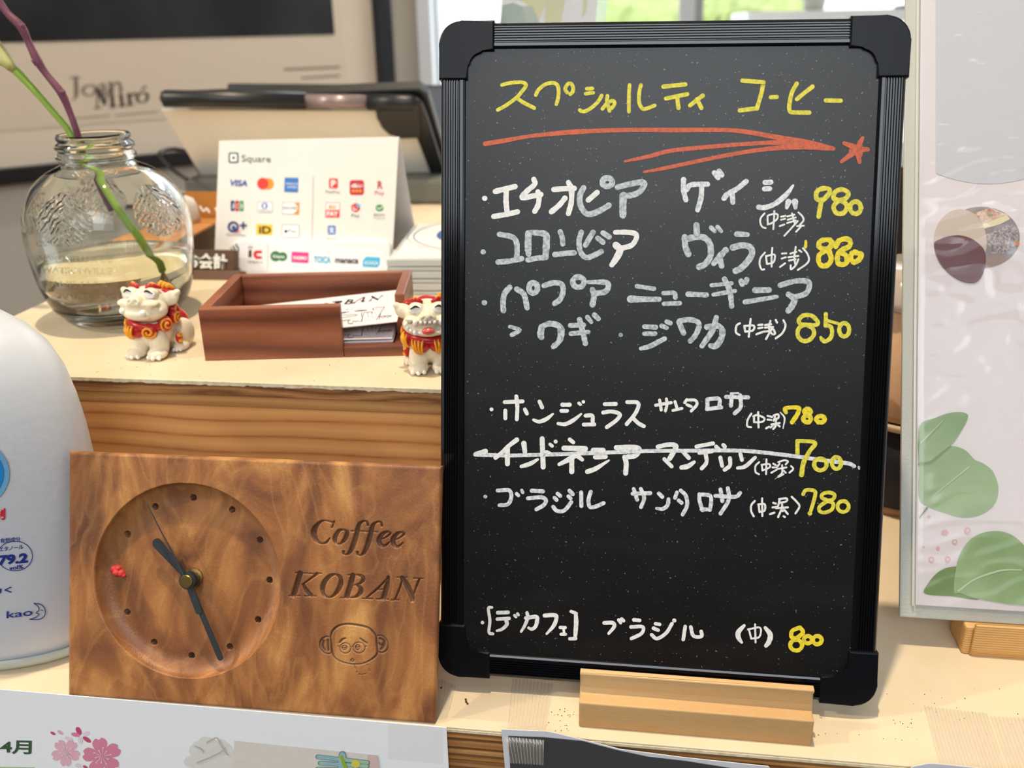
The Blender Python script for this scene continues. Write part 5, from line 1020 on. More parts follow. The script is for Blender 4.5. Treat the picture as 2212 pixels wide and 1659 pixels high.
e0, e1 = Pd(500, 186, 1.12), Pd(980, 190, 1.12)
ts2 = thing('monitor', 'second black screen edge showing behind the register tablet', 'monitor', ((e0+e1)/2)*np.array([1, 1, 0])+np.array([0, 0, HS]))
FM = Aff(e0, e1-e0, (0, .25, 1)); boxobj('monitor_body', (-.006, -.075, -.012), (np.linalg.norm(e1-e0)+.02, .004, 0), mat('monitor_black', (40, 42, 46), .3), ts2, FM, .004, 3)
boxobj('monitor_foot', (e0[0]+.08, e0[1]-.03, HS), (e0[0]+.2, e0[1]+.05, HS+.01), MATS['monitor_black'], ts2)
cp = [Pd(345, 330, 1.0), Pd(358, 352, .98), Pd(380, 372, .96), Pd(402, 386, .93)]
bm = bmesh.new(); tube(bm, [Pd(400, 326, 1.03), Pd(372, 322, 1.02)]+cp, .0022, 8); o = obj('power_cable', bm, tb_black, None, True); tag(o, 'thin black cable curling beside the register tablet', 'cable')

# wooden tray box, orange card and a white stone-like object, left of the sign
oak = wood('tray_wood', [(.2, (206, 150, 90)), (.8, (184, 122, 66))], rings=(60, 3, 10), rough=.5, fine=500); dbox = mat('box_dark_brown', (92, 62, 40), .6)
o1 = Pz(412, 508, HS+.028); o2 = Pz(470, 477, HS+.028); dv = unit(o2-o1)
FO = Frame(np.array([o1[0], o1[1], HS]), dv, np.cross([0, 0, 1.], dv)); ob = thing('wooden_tray_box', 'tan wooden box with dark brown side behind the checkout plate', 'box', FO.p(.02, .06, 0))
boxobj('box_side', (-.02, 0, 0), (.15, .055, .0262), dbox, ob, FO); boxobj('box_top', (-.022, -.002, .0264), (.152, .057, .0285), oak, ob, FO, .0006)
pb_ = Pz(395, 470, HS+.0286); FOc = Aff(pb_, np.array([1., -.02, 0]), (0, .2, 1)); och = FOc.uv(395, 413)[1]
tag(boxobj('orange_card', (-.02, 0, -.001), (.115, och, 0), mat('orange_card', (196, 134, 50), .6, vary=(10, (168, 104, 30), .4, .7)), None, FOc), 'orange printed card standing behind the white lump on the wooden box', 'card')
ink('lettering', parse('P', 4, "432,446 440,456 446,450 452,458; 466,450 469,456 474,452"), FOc, inkS['white'], bpy.data.objects['orange_card'], .0002)
ws = thing('white_bell', 'white rounded desk ornament on the wooden box behind the jar', 'ornament', Pz(400, 480, HS+.0286)); wr_ = 30*depth(Pz(400, 480, HS+.03))/F
bm = bmesh.new(); lathe(bm, [(wr_*1.05, 0), (wr_*1.12, .004), (wr_*1.0, .014), (wr_*.8, .019), (wr_*.3, .022)], Frame(np.array(ws.location), (1, 0, 0), (0, 1, 0)), 40); obj('dome', bm, mat('ornament_white', (214, 202, 186), .45), ws, True)
bm = bmesh.new(); lathe(bm, [(wr_*.3, .022), (wr_*.3, .024), (wr_*.15, .026)], Frame(np.array(ws.location), (1, 0, 0), (0, 1, 0)), 24); obj('knob', bm, mat('ornament_grey', (140, 140, 140), .3), ws, True)

# ================================================================== leaflet holder at the right
zb = .0165; hb0 = Pz(1944, 1333, zb); tdir = Px(1957, 2, hb0[0])
FHd = Aff(hb0, (1, .0, 0), tdir-hb0)
frost = mat('holder_frosted', (186, 188, 180), .35, spec=.5, bump=(900, .0002)); 
HW, HHt = .16, float(np.linalg.norm(tdir-hb0))+.03
hd = thing('leaflet_holder', 'upright frosted plastic leaflet holder with a clear sleeve over a leaf-patterned sheet', 'holder', FHd.p(.05, 0, 0))
boxobj('backing_board', (0, 0, -.0030), (HW, HHt, -.0004), frost, hd, FHd, .0006)
u_s = FHd.uv(1975, 1330)[0]; v_s = FHd.uv(1975, 1306)[1]
boxobj('hinge_strip', (u_s-.0016, v_s*.9, -.0003), (u_s-.0003, HHt, .0012), mat('holder_edge', (206, 206, 198), .15, spec=.8), hd, FHd, .0004)
leafsheet = mat('sheet_pinkwhite', (232, 223, 225), .6); 
boxobj('printed_sheet', (u_s+.0004, v_s, 0), (HW-.003, HHt-.002, .0005), leafsheet, hd, FHd)
FL = Frame(FHd.p(0, 0, .0005), FHd.U, FHd.V)
hl = lambda nm, pts, m_, w=.0002, crop='P': ink(nm, [], FL, m_, hd, w, 0, [crp(crop, pts)])
def clip(pts, xmin): 
    out = []
    for i in range(len(pts)):
        a, b_ = pts[i-1], pts[i]
        if (a[0] >= xmin) != (b_[0] >= xmin): t = (xmin-a[0])/(b_[0]-a[0]); out.append((xmin, a[1]+t*(b_[1]-a[1])))
        if b_[0] >= xmin: out.append(b_)
    return out
greyc = mat('sheet_grey_circle', (208, 208, 213), .6)
hl('grey_circle', clip(ell(2135, 140, 275, 257, 64), 2022), greyc)
wleaf = mat('leaf_print', (126, 158, 98), .6, vary=(24, (164, 190, 142), .35, .65)); wleaf2 = mat('leaf_print_dark', (98, 130, 70), .6, vary=(30, (130, 156, 98), .3, .7)); vein = mat('leaf_vein', (200, 216, 186), .6); pinkd = mat('sheet_pink', (226, 186, 184), .6)
r3 = lambda pts: crp('R3', pts)
def smooth(pts, n=5):
    P_ = [np.array(p, float) for p in pts]; out = []
    m_ = len(P_)
    for i in range(m_):
        a, b_, c, d = P_[i-1], P_[i], P_[(i+1) % m_], P_[(i+2) % m_]
        for k in range(n): t = k/n; out.append(tuple(.5*(2*b_+(c-a)*t+(2*a-5*b_+4*c-d)*t*t+(-a+3*b_-3*c+d)*t**3)))
    return out
hl('printed_leaf', r3(smooth([(318, 300), (318, 490), (318, 680), (375, 735), (480, 775), (600, 808), (720, 790), (810, 720), (835, 620), (800, 510), (735, 455), (680, 430), (620, 370), (540, 342), (430, 345)])), wleaf)
hl('printed_leaf', r3(smooth([(322, 215), (322, 460), (400, 440), (520, 345), (590, 250), (637, 140), (540, 122), (420, 160)])), wleaf, .0003)
ink('printed_vein', parse('R3', 7, "640,480,8 560,545,6 410,665,4; 360,310,4 480,180,4; 370,745,12 320,810,6; 322,460,20 400,440,16 520,345,10"), FL, wleaf2, hd, .0004)
ink('printed_vein', parse('R3', 7, "640,480,8 560,545,6 410,665,4; 330,320,5 470,180,4"), FL, vein, hd, .00055)
hl('printed_leaf', r3(smooth([(358, 1305), (375, 1240), (440, 1165), (520, 1130), (600, 1135), (700, 1200), (720, 1338), (540, 1322)], 4)), wleaf2, .0002)
hl('printed_leaf', r3(smooth([(545, 1290), (560, 1130), (610, 1000), (700, 920), (820, 895), (920, 920), (1010, 1000), (1060, 1100), (1060, 1366), (720, 1340), (590, 1300)], 4)), wleaf, .00035)
ink('printed_vein', parse('R3', 9, "575,1285,14 680,1210,12 820,1160,12 900,1148,10 985,1150,8"), FL, vein, hd, .0005)
for x, y, a, b_ in ((382, 803, 12, 9), (485, 906, 22, 20), (633, 894, 20, 24), (550, 967, 18, 18), (441, 1009, 13, 13), (398, 1082, 19, 20), (505, 1080, 18, 22), (347, 1000, 8, 8)): hl('printed_dot', r3(ell(x, y, a, b_)), pinkd)
for x, y in ((635, 893), (550, 967), (398, 1082), (505, 1080)): hl('printed_dot', r3(ell(x, y, 8, 8)), leafsheet, .0003)
# round dessert photograph and glass of red drink
sN = 7.543; n1 = lambda pts: [(1930+x/sN, 420+y/sN) for x, y in pts]
hl('photo_disc', n1(ell(1430, 700, 630, 500, 48)), mat('photo_slate', (132, 136, 148), .5, vary=(90, (164, 140, 130), .4, .7)))
hl('photo_disc', n1([(1480, 660), (1720, 560), (1900, 480), (2000, 560), (2050, 700), (1980, 850), (1800, 960), (1600, 960)]), mat('photo_sugar', (190, 172, 168), .6, vary=(900, (120, 118, 128), .4, .6)), .00025)
hl('photo_cake', n1([(1300, 310), (1580, 215), (1850, 330), (1900, 400), (1750, 480), (1410, 580)]), mat('photo_cake_cream', (234, 222, 186), .6), .0003)
hl('photo_cake', n1([(1310, 310), (1570, 220), (1830, 335), (1600, 420), (1400, 500)]), mat('photo_cake_red', (190, 110, 98), .6, vary=(260, (232, 214, 196), .4, .6)), .0004)
hl('photo_cake', n1(ell(1580, 335, 45, 22)), mat('photo_mint', (150, 168, 120), .6), .0005)
hl('photo_cup', n1(ell(1090, 780, 430, 540, 40)), mat('photo_beige', (208, 192, 178), .6), .0004)
hl('photo_drink', n1(smooth([(662, 805), (760, 730), (900, 680), (1080, 665), (1250, 710), (1400, 810), (1490, 930), (1505, 1100), (1460, 1290), (1370, 1420), (1250, 1445), (1080, 1400), (880, 1260), (730, 1060)], 4)), mat('photo_drink_red', (104, 48, 50), .3), .0005)
hl('photo_cake', n1(ell(2010, 800, 45, 40)), mat('photo_orange', (206, 140, 96), .5), .0005)
# clear wrinkled sleeve
sl = bpy.data.materials.new('clear_sleeve'); sl.use_nodes = True; nt = sl.node_tree; nt.nodes.remove(nt.nodes['Principled BSDF']); out_ = nt.nodes['Material Output']
tr2 = nt.nodes.new('ShaderNodeBsdfTransparent'); gl = nt.nodes.new('ShaderNodeBsdfGlossy'); gl.inputs['Roughness'].default_value = .12; mxs = nt.nodes.new('ShaderNodeMixShader'); mxs.inputs[0].default_value = .11
lw = nt.nodes.new('ShaderNodeFresnel'); lw.inputs[0].default_value = 1.5; ad = nt.nodes.new('ShaderNodeMath'); ad.operation = 'MULTIPLY_ADD'; ad.inputs[1].default_value = .42; ad.inputs[2].default_value = .03; nt.links.new(lw.outputs[0], ad.inputs[0]); nt.links.new(ad.outputs[0], mxs.inputs[0])
nt.links.new(tr2.outputs[0], mxs.inputs[1]); nt.links.new(gl.outputs[0], mxs.inputs[2]); nt.links.new(mxs.outputs[0], out_.inputs[0])
nu2, nv2 = 90, 200; vs, fs = [], []
for j in range(nv2+1):
    for i in range(nu2+1):
        u = u_s+.0002+(HW-.004-u_s)*i/nu2; v = v_s-.0035+(HHt-v_s)*j/nv2
        damp = min(1, i/5, (nu2-i)/5, j/6); w_ = .0018+damp*(.0005*noise.noise((u*26, v*30, 1))+(.00022+.0008*max(0, noise.noise((u*14, v*14, 9))))*max(0, 1-5*abs(noise.noise((u*30+v*45, v*95-u*30, 2))))+.0002*noise.noise((u*190, v*150, 4))*max(0, .2+noise.noise((u*18, v*16, 7))))
        vs.append(FHd.p(u, v, w_ if damp > 0 else .0012))
for j in range(nv2):
    for i in range(nu2): a = j*(nu2+1)+i; fs.append((a, a+1, a+nu2+2, a+nu2+1))
pyobj('clear_sleeve', vs, fs, sl, hd, True)
# bamboo stand
bam = wood('bamboo', [(.2, (230, 188, 124)), (.7, (216, 168, 102)), (.95, (196, 144, 82))], rings=(1500, 1.0, 20), stretch=(.2, 1, 1), rough=.5, fine=700, mottle=.2)
byf = Pz(2095, 1419, 0)[1]; bxl = Pz(2095, 1419, 0)[0]
b0 = Py(2096, 1348, byf); 
bmb = thing('bamboo_stand', 'light bamboo block stand holding the leaflet holder at the right edge', 'stand', (bxl+.04, byf, 0))
hty = b0[2]
pr2 = [(byf+.002, 0), (byf, .004), (byf, hty-.001), (byf+.001, hty), (hb0[1]-.0045, hty), (hb0[1]-.004, .0), ]
hy = FHd.p(0, 0, .0)[1]
def slab(nm, pr_, x0, x1):
    bm = bmesh.new(); r0 = [bm.verts.new((x0, y, z)) for y, z in pr_]; r1 = [bm.verts.new((x1, y, z)) for y, z in pr_]
    for i in range(len(pr_)): bm.faces.new([r0[i], r0[(i+1) % len(pr_)], r1[(i+1) % len(pr_)], r1[i]])
    bm.faces.new(r0[::-1]); bm.faces.new(r1); bmesh.ops.recalc_face_normals(bm, faces=bm.faces)
    bmesh.ops.bevel(bm, geom=[e for e in bm.edges if e.calc_face_angle(0) > .9], offset=.0012, segments=3, affect='EDGES', profile=.5)
    return obj(nm, bm, bam, bmb)
yh = hb0[1]
slab('front_wall', [(byf+.002, 0), (byf, .004), (byf, hty-.001), (byf+.001, hty), (yh-.0040, hty), (yh-.0040, 0)], bxl, bxl+.16)
slab('stand_base', [(yh-.0039, 0), (yh-.0039, .0158), (yh+.016, .0158), (yh+.016, 0)], bxl+.0005-.004, bxl+.1595)
slab('back_wall', [(yh+.0161, 0), (yh+.0161, .0158), (yh+.026, .0158), (yh+.026, 0)], bxl, bxl+.16)

# ================================================================== cups behind the board
kraft = mat('kraft_cup', (196, 160, 128), .7, vary=(60, (186, 148, 114), .3, .7)); navyc = mat('cup_navy', (26, 30, 44), .5); lidm = mat('cup_lid', (232, 220, 210), .1, trans=.5, ior=1.3)
cy = .575; cxr = .172; CF = Frame(np.array([cxr, cy, 0]), (1, 0, 0), (0, 1, 0))
zA = Py(1920, 1205, cy-.03)[2]; zB = Py(1920, 920, cy-.035)[2]; zC = Py(1920, 682, cy-.035)[2]; zD = Py(1920, 600, cy-.03)[2]
zB = max(zB, .05)
cn = thing('paper_cup', 'dark navy paper cup seen in the gap between the menu board and the leaflet holder', 'cup', (cxr, cy, 0))
bm = bmesh.new(); lathe(bm, [(.028, .0), (.030, .0), (.0305, .005), (.038, zB-.004), (.036, zB-.004), (.0285, .006)], CF, 48); obj('cup_body', bm, navyc, cn, True)
bm = bmesh.new(); lathe(bm, [(.0305, 0.0), (.0312, .0), (.0312, .005), (.0305, .005)], CF, 48, cap=(False, False)); obj('cup_foot', bm, kraft, cn, True)
bm = bmesh.new(); lathe(bm, [(.0375, zB-.0045), (.0405, zB-.004), (.0408, zB-.0015), (.0395, zB), (.0365, zB-.001)], CF, 48, cap=(False, False)); obj('cup_rim', bm, mat('rim_cream', (206, 182, 154), .5), cn, True)
ck2 = thing('paper_cup', 'tan paper cup with a clear lid, stacked on the navy cup behind the menu board', 'cup', (cxr, cy, zB))
bm = bmesh.new(); lathe(bm, [(.031, zB+.0002), (.036, zB+.0002), (.0355, zB+.004), (.0385, zC), (.037, zC)], CF, 48); obj('cup_body', bm, kraft, ck2, True)
bm = bmesh.new(); lathe(bm, [(.0388, zC+.0002), (.040, zC+.001), (.040, zC+.006), (.038, zC+.010), (.036, zD-.004), (.033, zD), (.0, zD)], CF, 48, cap=(True, False)); obj('cup_lid', bm, lidm, ck2, True)
ap = thing('dark_box', 'dark appliance glimpsed behind the cups right of the menu board', 'filler', (.24, .74, 0))  # plain dark box put in to fill the dark gap; identity unknown
AF = Frame(np.array([.24, .74, 0]), (1, 0, 0), (0, 1, 0))
apm = mat('dark_brown_finish', (44, 40, 38), .4)
bm = bmesh.new(); box(bm, (-.07, -.06, 0), (.09, .08, .20), AF, .006, 2); obj('dark_box_body', bm, apm, ap)
bm = bmesh.new(); lathe(bm, [(.03, .2002), (.045, .203), (.052, .24), (.052, .243)], AF, 32); obj('dark_box_cap', bm, apm, ap, True)

# ================================================================== acrylic stand with a leaf picture behind the board
ya = .80; aL, aR = Py(1062, 30, ya), Py(1306, 30, ya)
FA = Aff((aL[0]+.0, ya-.05, HS+.002), (1, 0, 0), (.06, .20, 1.0)); a_w = float(aR[0]-aL[0])
u0, v0 = FA.uv(1062, 30); u1_, _ = FA.uv(1308, 30)
FA = Aff(FA.p(u0, 0, 0), FA.U, FA.V); a_w = u1_-u0
ac = thing('picture_stand', 'clear acrylic stand with a yellow-green leaf picture behind the menu board top', 'stand', FA.p(a_w/2, 0, 0))
AH = .42
boxobj('acrylic_sheet', (0, 0, .0016), (a_w, AH, .0030), clr, ac, FA, .0003, 1); boxobj('acrylic_sheet', (0, 0, -.0030), (a_w, AH, -.0016), clr, ac, FA, .0003, 1)
pu0 = FA.uv(1083, 30)[0]; pu1 = FA.uv(1288, 30)[0]
boxobj('picture', (pu0, .01, -.0012), (pu1, AH-.01, .0010), mat('picture_pink', (240, 228, 228), .6), ac, FA)
FAp = Frame(FA.p(0, 0, .0011), FA.U, FA.V)
for pg, c in (([(1085, 12), (1108, 6), (1128, 14), (1140, 30), (1150, 60), (1080, 60)], (104, 136, 98)), ([(1108, -30), (1170, -30), (1178, 8), (1165, 40), (1158, 56), (1150, 34), (1140, 12), (1120, 0)], (214, 200, 84)),
              ([(1178, -30), (1215, -40), (1220, 4), (1212, 50), (1176, 56), (1178, 20)], (206, 196, 92)), ([(1190, -30), (1226, -30), (1212, 16), (1186, 34)], (120, 150, 92)), ([(1246, -30), (1260, 6), (1257, 38), (1266, 30), (1270, 0), (1264, -30)], (214, 200, 120)), ([(1128, 14), (1150, 12), (1170, 60), (1140, 60)], (150, 160, 120))):
    ink('printed_leaf', [], FAp, mat('pl_%d_%d_%d' % c, c, .6), ac, .0002+.0001*random.random(), 0, [pg])
# pot and dark lamp on the far window sill
OY = 2.75
po = Py(1758, 24, OY); pot = thing('plant_pot', 'blurred beige pot on the white table outside above the menu board', 'pot', (po[0], OY, po[2]))
PF = Frame(np.array([po[0], OY, po[2]]), (1, 0, 0), (0, 1, 0)); rp = 27*depth(po)/F
bm = bmesh.new(); lathe(bm, [(rp*.75, 0), (rp, .05), (rp*1.05, .14), (rp*.98, .14), (rp*.9, .06)], PF, 32); obj('pot_body', bm, mat('pot_beige', (150, 146, 136), .6), pot, True)
bm = bmesh.new(); lathe(bm, [(rp*.9, .125), (0.001, .13)], PF, 24, cap=(False, False)); obj('soil', bm, mat('soil', (80, 66, 54), .9), pot)
ot_ = thing('outdoor_table', 'white table outside the window with a beige pot on it', 'table', (1.1, OY, -1.2)); tw = mat('table_white', (246, 246, 242), .5)
tx0 = Py(1600, 30, OY)[0]; boxobj('table_top', (tx0, OY-.2, po[2]-.03), (2.2, OY+.3, po[2]), tw, ot_)
for lx in (tx0+.03, 2.12):
    for ly in (OY-.17, OY+.22): boxobj('leg', (lx, ly, -1.2), (lx+.05, ly+.05, po[2]-.0301), tw, ot_)
lp_ = Py(1950, 4, OY); lamp = thing('garden_lamp', 'small dark lamp blurred in the top corner of the window', 'lamp', (lp_[0]+.03, OY, po[2]))
LF = Frame(np.array([lp_[0]+.03, OY, po[2]]), (1, 0, 0), (0, 1, 0)); zl = lp_[2]-po[2]
bm = bmesh.new(); lathe(bm, [(.05, 0), (.05, .008), (.008, .012), (.006, max(.04, zl))], LF, 24); obj('lamp_base', bm, apm, lamp, True)
bm = bmesh.new(); lathe(bm, [(.05, max(.04, zl)), (.035, max(.04, zl)+.06), (.01, max(.04, zl)+.08)], LF, 24); obj('lamp_shade', bm, apm, lamp, True)

# ================================================================== paper notices on the counter front
FE = Frame((0, EDGE-.0012, 0), (1, 0, 0), (0, 0, 1))
pwm = mat('notice_paper', (248, 250, 253), .8, bump=(800, .00004)); 
xr = FE.uv(966, 1600)[0]
no = thing('notice_sheet', 'white spring notice with pink cherry blossoms hanging on the counter front at the left', 'notice', (xr-.18, EDGE-.0012, -.05))
boxobj('paper', (-.60, -.21, -.0004), (xr, .0004, 0), pwm, no, FE)
dg_ = mat('print_dark_green', (58, 92, 60), .6); gband = mat('print_green_band', (176, 206, 160), .6)
bk1, bk2, bk3, bk4 = [mat('blossom_%d' % i, c, .6) for i, c in enumerate([(226, 140, 164), (238, 186, 200), (206, 82, 118), (240, 222, 232)])]
zi = lambda nm, pts, m_, w=.0001, crop='Z': ink(nm, [], FE, m_, no, w, 0, [crp(crop, pts)])
textpx('lettering', '年4月', FE, -48, 1595, 68, 1627, dg_, no, slope=.03, bold=.03, w=.0001)
zi('green_band', [(-600, 772), (330, 786), (330, 900), (-600, 900)], gband)
def blossom(cx, cy, r_, m_, mc, rot):
    for k in range(5):
        a = rot+2*math.pi*k/5; d = (math.cos(a), math.sin(a)); n_ = (-d[1], d[0])
        sh_ = [(.08, 0), (.35, .26), (.72, .36), (.95, .16), (.86, .0), (.95, -.16), (.72, -.36), (.35, -.26)]
        zi('blossom', smooth([(cx+r_*(x*d[0]+y*n_[0]), cy+r_*(x*d[1]+y*n_[1])*.95) for x, y in sh_], 3), m_, .0001+.00001*k)
    st = []
    for k in range(10):
        a = rot+.3+2*math.pi*k/10; l_ = .32 if k % 2 else .42; st += parse('Z', 7, '%f,%f,5 %f,%f,5; %f,%f,14' % (cx+r_*.1*math.cos(a), cy+r_*.1*math.sin(a), cx+r_*l_*math.cos(a), cy+r_*l_*math.sin(a), cx+r_*l_*math.cos(a), cy+r_*l_*math.sin(a)))
    ink('stamens', st, FE, bk4, no, .0003); zi('blossom_centre', ell(cx, cy, r_*.1, r_*.1), mc, .0004)
blossom(975, 680, 195, bk1, bk1, -1.75); blossom(628, 645, 145, bk2, bk2, -2.2)
for x, y, a, b_, rt_, m_ in ((506, 461, 27, 13, .5, bk3), (576, 452, 32, 16, .6, bk2), (656, 513, 40, 18, .3, bk4), (752, 438, 42, 24, 1.1, bk3), (722, 474, 44, 20, .2, bk1), (824, 462, 34, 20, -.4, bk4), (830, 520, 46, 20, .6, bk3), (766, 528, 34, 22, 1.4, bk4), (746, 768, 30, 20, .2, bk4), (815, 785, 26, 14, .6, bk3)): zi('petal', ell(x, y, a, b_, 20, rt_), m_)
fade = mat('print_faded_photo', (232, 234, 236), .7, vary=(150, (230, 226, 218), .4, .75)); fade2 = mat('print_faded_peach', (232, 226, 222), .7, vary=(170, (228, 220, 206), .35, .75)); twig = mat('print_twig', (200, 190, 184), .7)
rb_ = random.Random(8)
for bx_, by_, br_ in ((90, 300, 70), (190, 260, 80), (300, 300, 90), (60, 400, 80), (200, 400, 120), (330, 420, 90), (400, 380, 60), (140, 470, 90)):
    zi('printed_picture', smooth([(bx_+br_*(.75+.4*rb_.random())*math.cos(a), by_+br_*(.6+.4*rb_.random())*math.sin(a)) for a in np.linspace(0, 2*math.pi, 13)[:-1]], 3), fade, .00008+.00001*rb_.random(), 'Y')
zi('printed_picture', [(405, 228), (720, 262), (1250, 315), (1585, 350), (1620, 600), (380, 600)], fade2, .0001, 'Y')
ink('printed_branch', parse('Y', 14, "100,410,16 200,370,14 290,325,12 330,290,10; 180,245,16 230,215,12 265,210,10 300,280,12 350,350,10; 80,275,10 130,300,12 150,330,8"), FE, twig, no, .0003)
kj = mat('print_spring_edge', (96, 140, 130), .6); kf = mat('print_spring_fill', (168, 204, 180), .6, vary=(60, (140, 186, 214), .4, .6))
ink('lettering', parse('Y', 36, "1090,362 1505,410; 1110,414 1500,440; 1090,462 1500,480; 1295,345,60 1290,470,70"), FE, kj, no, .0003); ink('lettering', parse('Y', 28, "1095,362 1500,409; 1114,414 1496,440; 1094,462 1496,480; 1295,349,52 1290,470,62"), FE, kf, no, .00045)
ink('printed_stem', parse('Y', 24, "1285,360,18 1300,400,26 1320,450,30"), FE, mat('print_lime', (150, 186, 50), .6), no, .0006); zi('printed_flower', ell(1405, 420, 36, 30), mat('print_yellowflower', (232, 212, 80), .6), .0006, 'Y'); zi('printed_patch', [(1505, 345), (1585, 350), (1600, 460), (1500, 455)], mat('print_pinkpatch', (222, 196, 190), .6), .0003, 'Y')

# black laminated sheet (its top edge curls forward)
lamw = mat('laminate_sheet_white', (214, 218, 226), .3, spec=.6); blks = mat('laminate_sheet_black', (62, 64, 68), .35, bump=(900, .00003))
bs = thing('laminated_sheet', 'black laminated notice with a white border taped under the wooden board stand', 'notice', (.03, EDGE-.003, -.03))
FE2 = Frame((0, EDGE-.0026, 0), (1, 0, 0), (0, 0, 1))
def sheet(nm, pts, m_, t0, t1, par, fr=FE2):
    bm = bmesh.new(); prism(bm, [fr.uv(x, y) for x, y in pts][::-1], t0, t1, fr); return obj(nm, bm, m_, par)
sheet('white_border', [(1083, 1576), (1180, 1580), (1200, 1584), (1270, 1601), (1340, 1619), (1480, 1637), (1660, 1656), (1700, 1700), (1100, 1760)], lamw, -.0004, 0, bs)
sheet('black_print', [(1098, 1589), (1176, 1592), (1258, 1600), (1330, 1619), (1400, 1634), (1480, 1643), (1600, 1662), (1600, 1720), (1108, 1750)], blks, .0001, .0003, bs)
ws2 = thing('laminated_sheet', 'white curled laminated sheet taped at the bottom right of the counter front', 'notice', (.14, EDGE-.003, -.01))
sheet('paper', smooth([(1965, 1662), (1990, 1653), (2020, 1650), (2120, 1660), (2230, 1668), (2230, 1700), (1960, 1700)], 3), lamw, -.0004, 0, ws2)

# ================================================================== ribbed clear tape
tape = bpy.data.materials.new('clear_ribbed_tape'); tape.use_nodes = True; nt = tape.node_tree; nt.nodes.remove(nt.nodes['Principled BSDF']); out_ = nt.nodes['Material Output']
t1_ = nt.nodes.new('ShaderNodeBsdfTransparent'); t1_.inputs[0].default_value = (.985, .98, .97, 1); gl = nt.nodes.new('ShaderNodeBsdfGlossy'); gl.inputs['Roughness'].default_value = .18; df = nt.nodes.new('ShaderNodeBsdfDiffuse'); df.inputs[0].default_value = (.92, .91, .88, 1)
a1_m = nt.nodes.new('ShaderNodeMixShader'); a1_m.inputs[0].default_value = .10; a2_m = nt.nodes.new('ShaderNodeMixShader'); a2_m.inputs[0].default_value = .10
nt.links.new(t1_.outputs[0], a1_m.inputs[1]); nt.links.new(gl.outputs[0], a1_m.inputs[2]); nt.links.new(a1_m.outputs[0], a2_m.inputs[1]); nt.links.new(df.outputs[0], a2_m.inputs[2]); nt.links.new(a2_m.outputs[0], out_.inputs[0])
fil = mat('tape_filament', (240, 232, 216), .35, spec=.6, alpha=.5)
FTb = Frame((0, 0, 0), (1, 0, 0), (0, 1, 0))
def tape_strip(label, top, nrib, front=None, filaments=True):
    """top: pixel quad tl, tr, br, bl on the counter; front: pixel bl, br on the front face"""
    P = [np.array(FTb.px(*q_, .0003)) for q_ in top]
    o = thing('clear_tape', label, 'tape', (P[0]+P[2])/2)
    def surf(s_, t_, lift=0):
        if t_ <= 1: return P[0]*(1-s_)*(1-t_)+P[1]*s_*(1-t_)+P[2]*s_*t_+P[3]*(1-s_)*t_+np.array([0, 0, lift])
        f0, f1 = [np.array(Py(*q_, EDGE-.0036)) for q_ in front]; a = P[3]*(1-s_)+P[2]*s_; b_ = f0*(1-s_)+f1*s_; a2 = np.array([a[0], EDGE-.0036, -.0004]); return a2*(2-t_)+b_*(t_-1)+np.array([0, -lift, 0])
    ts = list(np.linspace(0, 1, 5))+([1.001, 1.5, 2.0] if front else [])
    vs, fs = [], []; n_ = nrib*4; rr = random.Random(nrib)
    jag = [.02*rr.random() for _ in range(n_+1)]
    for j, t_ in enumerate(ts):
        for i in range(n_+1): vs.append(surf(i/n_, t_+(jag[i] if j == 0 else 0), .00012*(1+math.cos(2*math.pi*i/4))))
    for j in range(len(ts)-1):
        for i in range(n_): a = j*(n_+1)+i; fs.append((a, a+1, a+n_+2, a+n_+1))
    pyobj('tape_film', vs, fs, tape, o, True)
    if filaments:
        for i in range(nrib+1):
            s_ = i/nrib; bm = bmesh.new(); tube(bm, [surf(s_, t_, .00014) for t_ in ts if t_ != 1], .00011, 5, smooth=False); obj('filament', bm, fil, o, True)
    return o
tape_strip('ribbed clear tape left of the beech stand, folded over the edge onto the black notice', [(1108, 1466), (1194, 1476), (1178, 1574), (1097, 1570)], 11, [(1104, 1648), (1173, 1652)])
tape_strip('short piece of ribbed clear tape beside the lower right corner of the clock', [(948, 1466), (984, 1480), (966, 1552), (944, 1556)], 5)
tape_strip('smooth clear tape patch between the clock and the ribbed tape', [(1046, 1494), (1106, 1498), (1100, 1560), (975, 1550)], 2, None, False)
tape_strip('ribbed clear tape at the lower right of the counter, left one of two', [(1997, 1525), (2130, 1540), (2172, 1657), (2028, 1646)], 17, [(2034, 1700), (2180, 1712)])
tape_strip('ribbed clear tape running out of the right edge of the picture', [(2140, 1547), (2225, 1551), (2265, 1660), (2178, 1657)], 10, [(2180, 1712), (2270, 1720)])
FEt = Frame((0, EDGE-.0012, 0), (1, 0, 0), (0, 0, 1))
ot = thing('clear_tape', 'crosshatched tape square on the right end of the spring notice', 'tape', FEt.px(915, 1605))
vs, fs = [], []
for j in range(31):
    for i in range(41):
        x = 838+(957-838)*i/40; y = 1562+(1640-1562)*j/30+(i/40)*10
        vs.append(FEt.px(x, y, .0004+.00007*((i % 2)+(j % 2))))
for j in range(30):
    for i in range(40): a = j*41+i; fs.append((a, a+1, a+42, a+41))
tape2 = tape.copy(); tape2.name = 'clear_tape_crosshatch'
for n_ in tape2.node_tree.nodes:
    if n_.type == 'MIX_SHADER': n_.inputs[0].default_value = .035
pyobj('tape_film', vs, fs, tape2, ot)

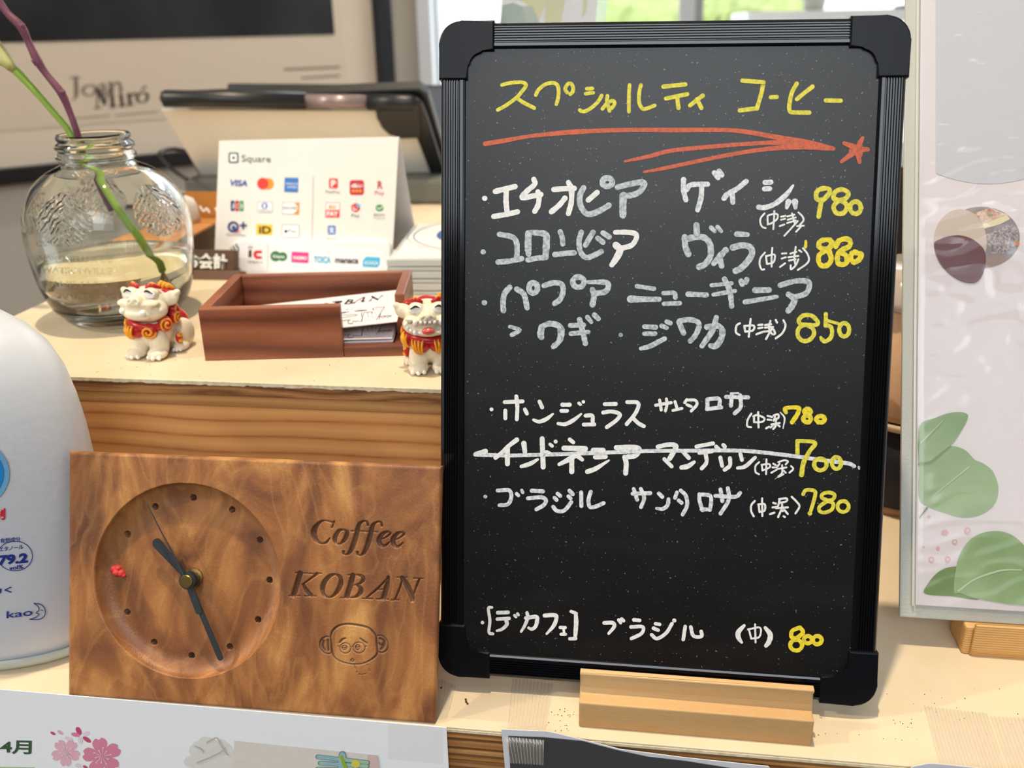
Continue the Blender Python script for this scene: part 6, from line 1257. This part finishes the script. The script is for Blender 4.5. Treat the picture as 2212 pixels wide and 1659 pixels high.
# little dark flecks on the laminate
fl = mat('fleck', (70, 48, 34), .8); bm = bmesh.new(); rr = random.Random(5)
for k in range(70):
    x, y = rr.choice([(rr.uniform(1180, 1250), rr.uniform(1530, 1580)), (rr.uniform(1900, 2212), rr.uniform(1480, 1600)), (rr.uniform(1740, 1990), rr.uniform(1530, 1600))])
    p_ = Pz(x, y, .0002); bmesh.ops.create_icosphere(bm, subdivisions=1, radius=rr.uniform(.0001, .00028), matrix=Matrix.Translation(Vector(p_)))
for x, y in ((1006, 1511), (1007, 1516), (1010, 1520), (953, 1486)): bmesh.ops.create_icosphere(bm, subdivisions=1, radius=.0006, matrix=Matrix.Translation(Vector(Pz(x, y, .0003))))
o = obj('crumbs', bm, fl, None); tag(o, 'dark crumbs and flecks scattered on the lower counter', 'crumbs'); o['kind'] = 'stuff'
bm = bmesh.new()
for k in range(26):
    x, y = rr.uniform(200, 930), rr.uniform(775, 825); bmesh.ops.create_icosphere(bm, subdivisions=1, radius=rr.uniform(.0001, .0003), matrix=Matrix.Translation(Vector(Pz(x, y, HS+.0001))))
o = obj('crumbs', bm, fl, None); tag(o, 'tiny dark flecks on the front of the raised shelf', 'crumbs'); o['kind'] = 'stuff'

# prints and letters belong to the panel they are printed on
def nest(th, target, names):
    tg = [c for c in th.children if c.name.split('.')[0] == target][0]
    for c in list(th.children):
        if c.name.split('.')[0] in names: c.parent = tg
nest(bd, 'writing_surface', ('lettering', 'price', 'arrow_and_star', 'strikethrough'))
nest(pst, 'poster_sheet', ('lettering', 'small_print'))
nest(sg, 'front_panel', ('logo', 'lettering', 'rule')); nest(rd, 'reader_body', ('logo', 'lettering', 'rule', 'sticker')); nest(pt, 'plate_face', ('lettering',))
nest(hd, 'printed_sheet', ('grey_circle', 'printed_leaf', 'printed_vein', 'printed_dot', 'photo_disc', 'photo_cake', 'photo_cup', 'photo_drink'))
nest(no, 'paper', ('lettering', 'green_band', 'blossom', 'stamens', 'blossom_centre', 'petal', 'printed_picture', 'printed_branch', 'printed_stem', 'printed_flower', 'printed_patch'))
nest(bt, 'bottle_body', ('lettering', 'label_dot', 'label_ring', 'logo')); nest(jar, 'jar_body', ('lettering',)); nest(ac, 'picture', ('printed_leaf',)); nest(top, 'cover_sheet', ('printed_ring', 'printed_dot'))
nest(ck, 'clock_body', ('red_mark', 'nut'))
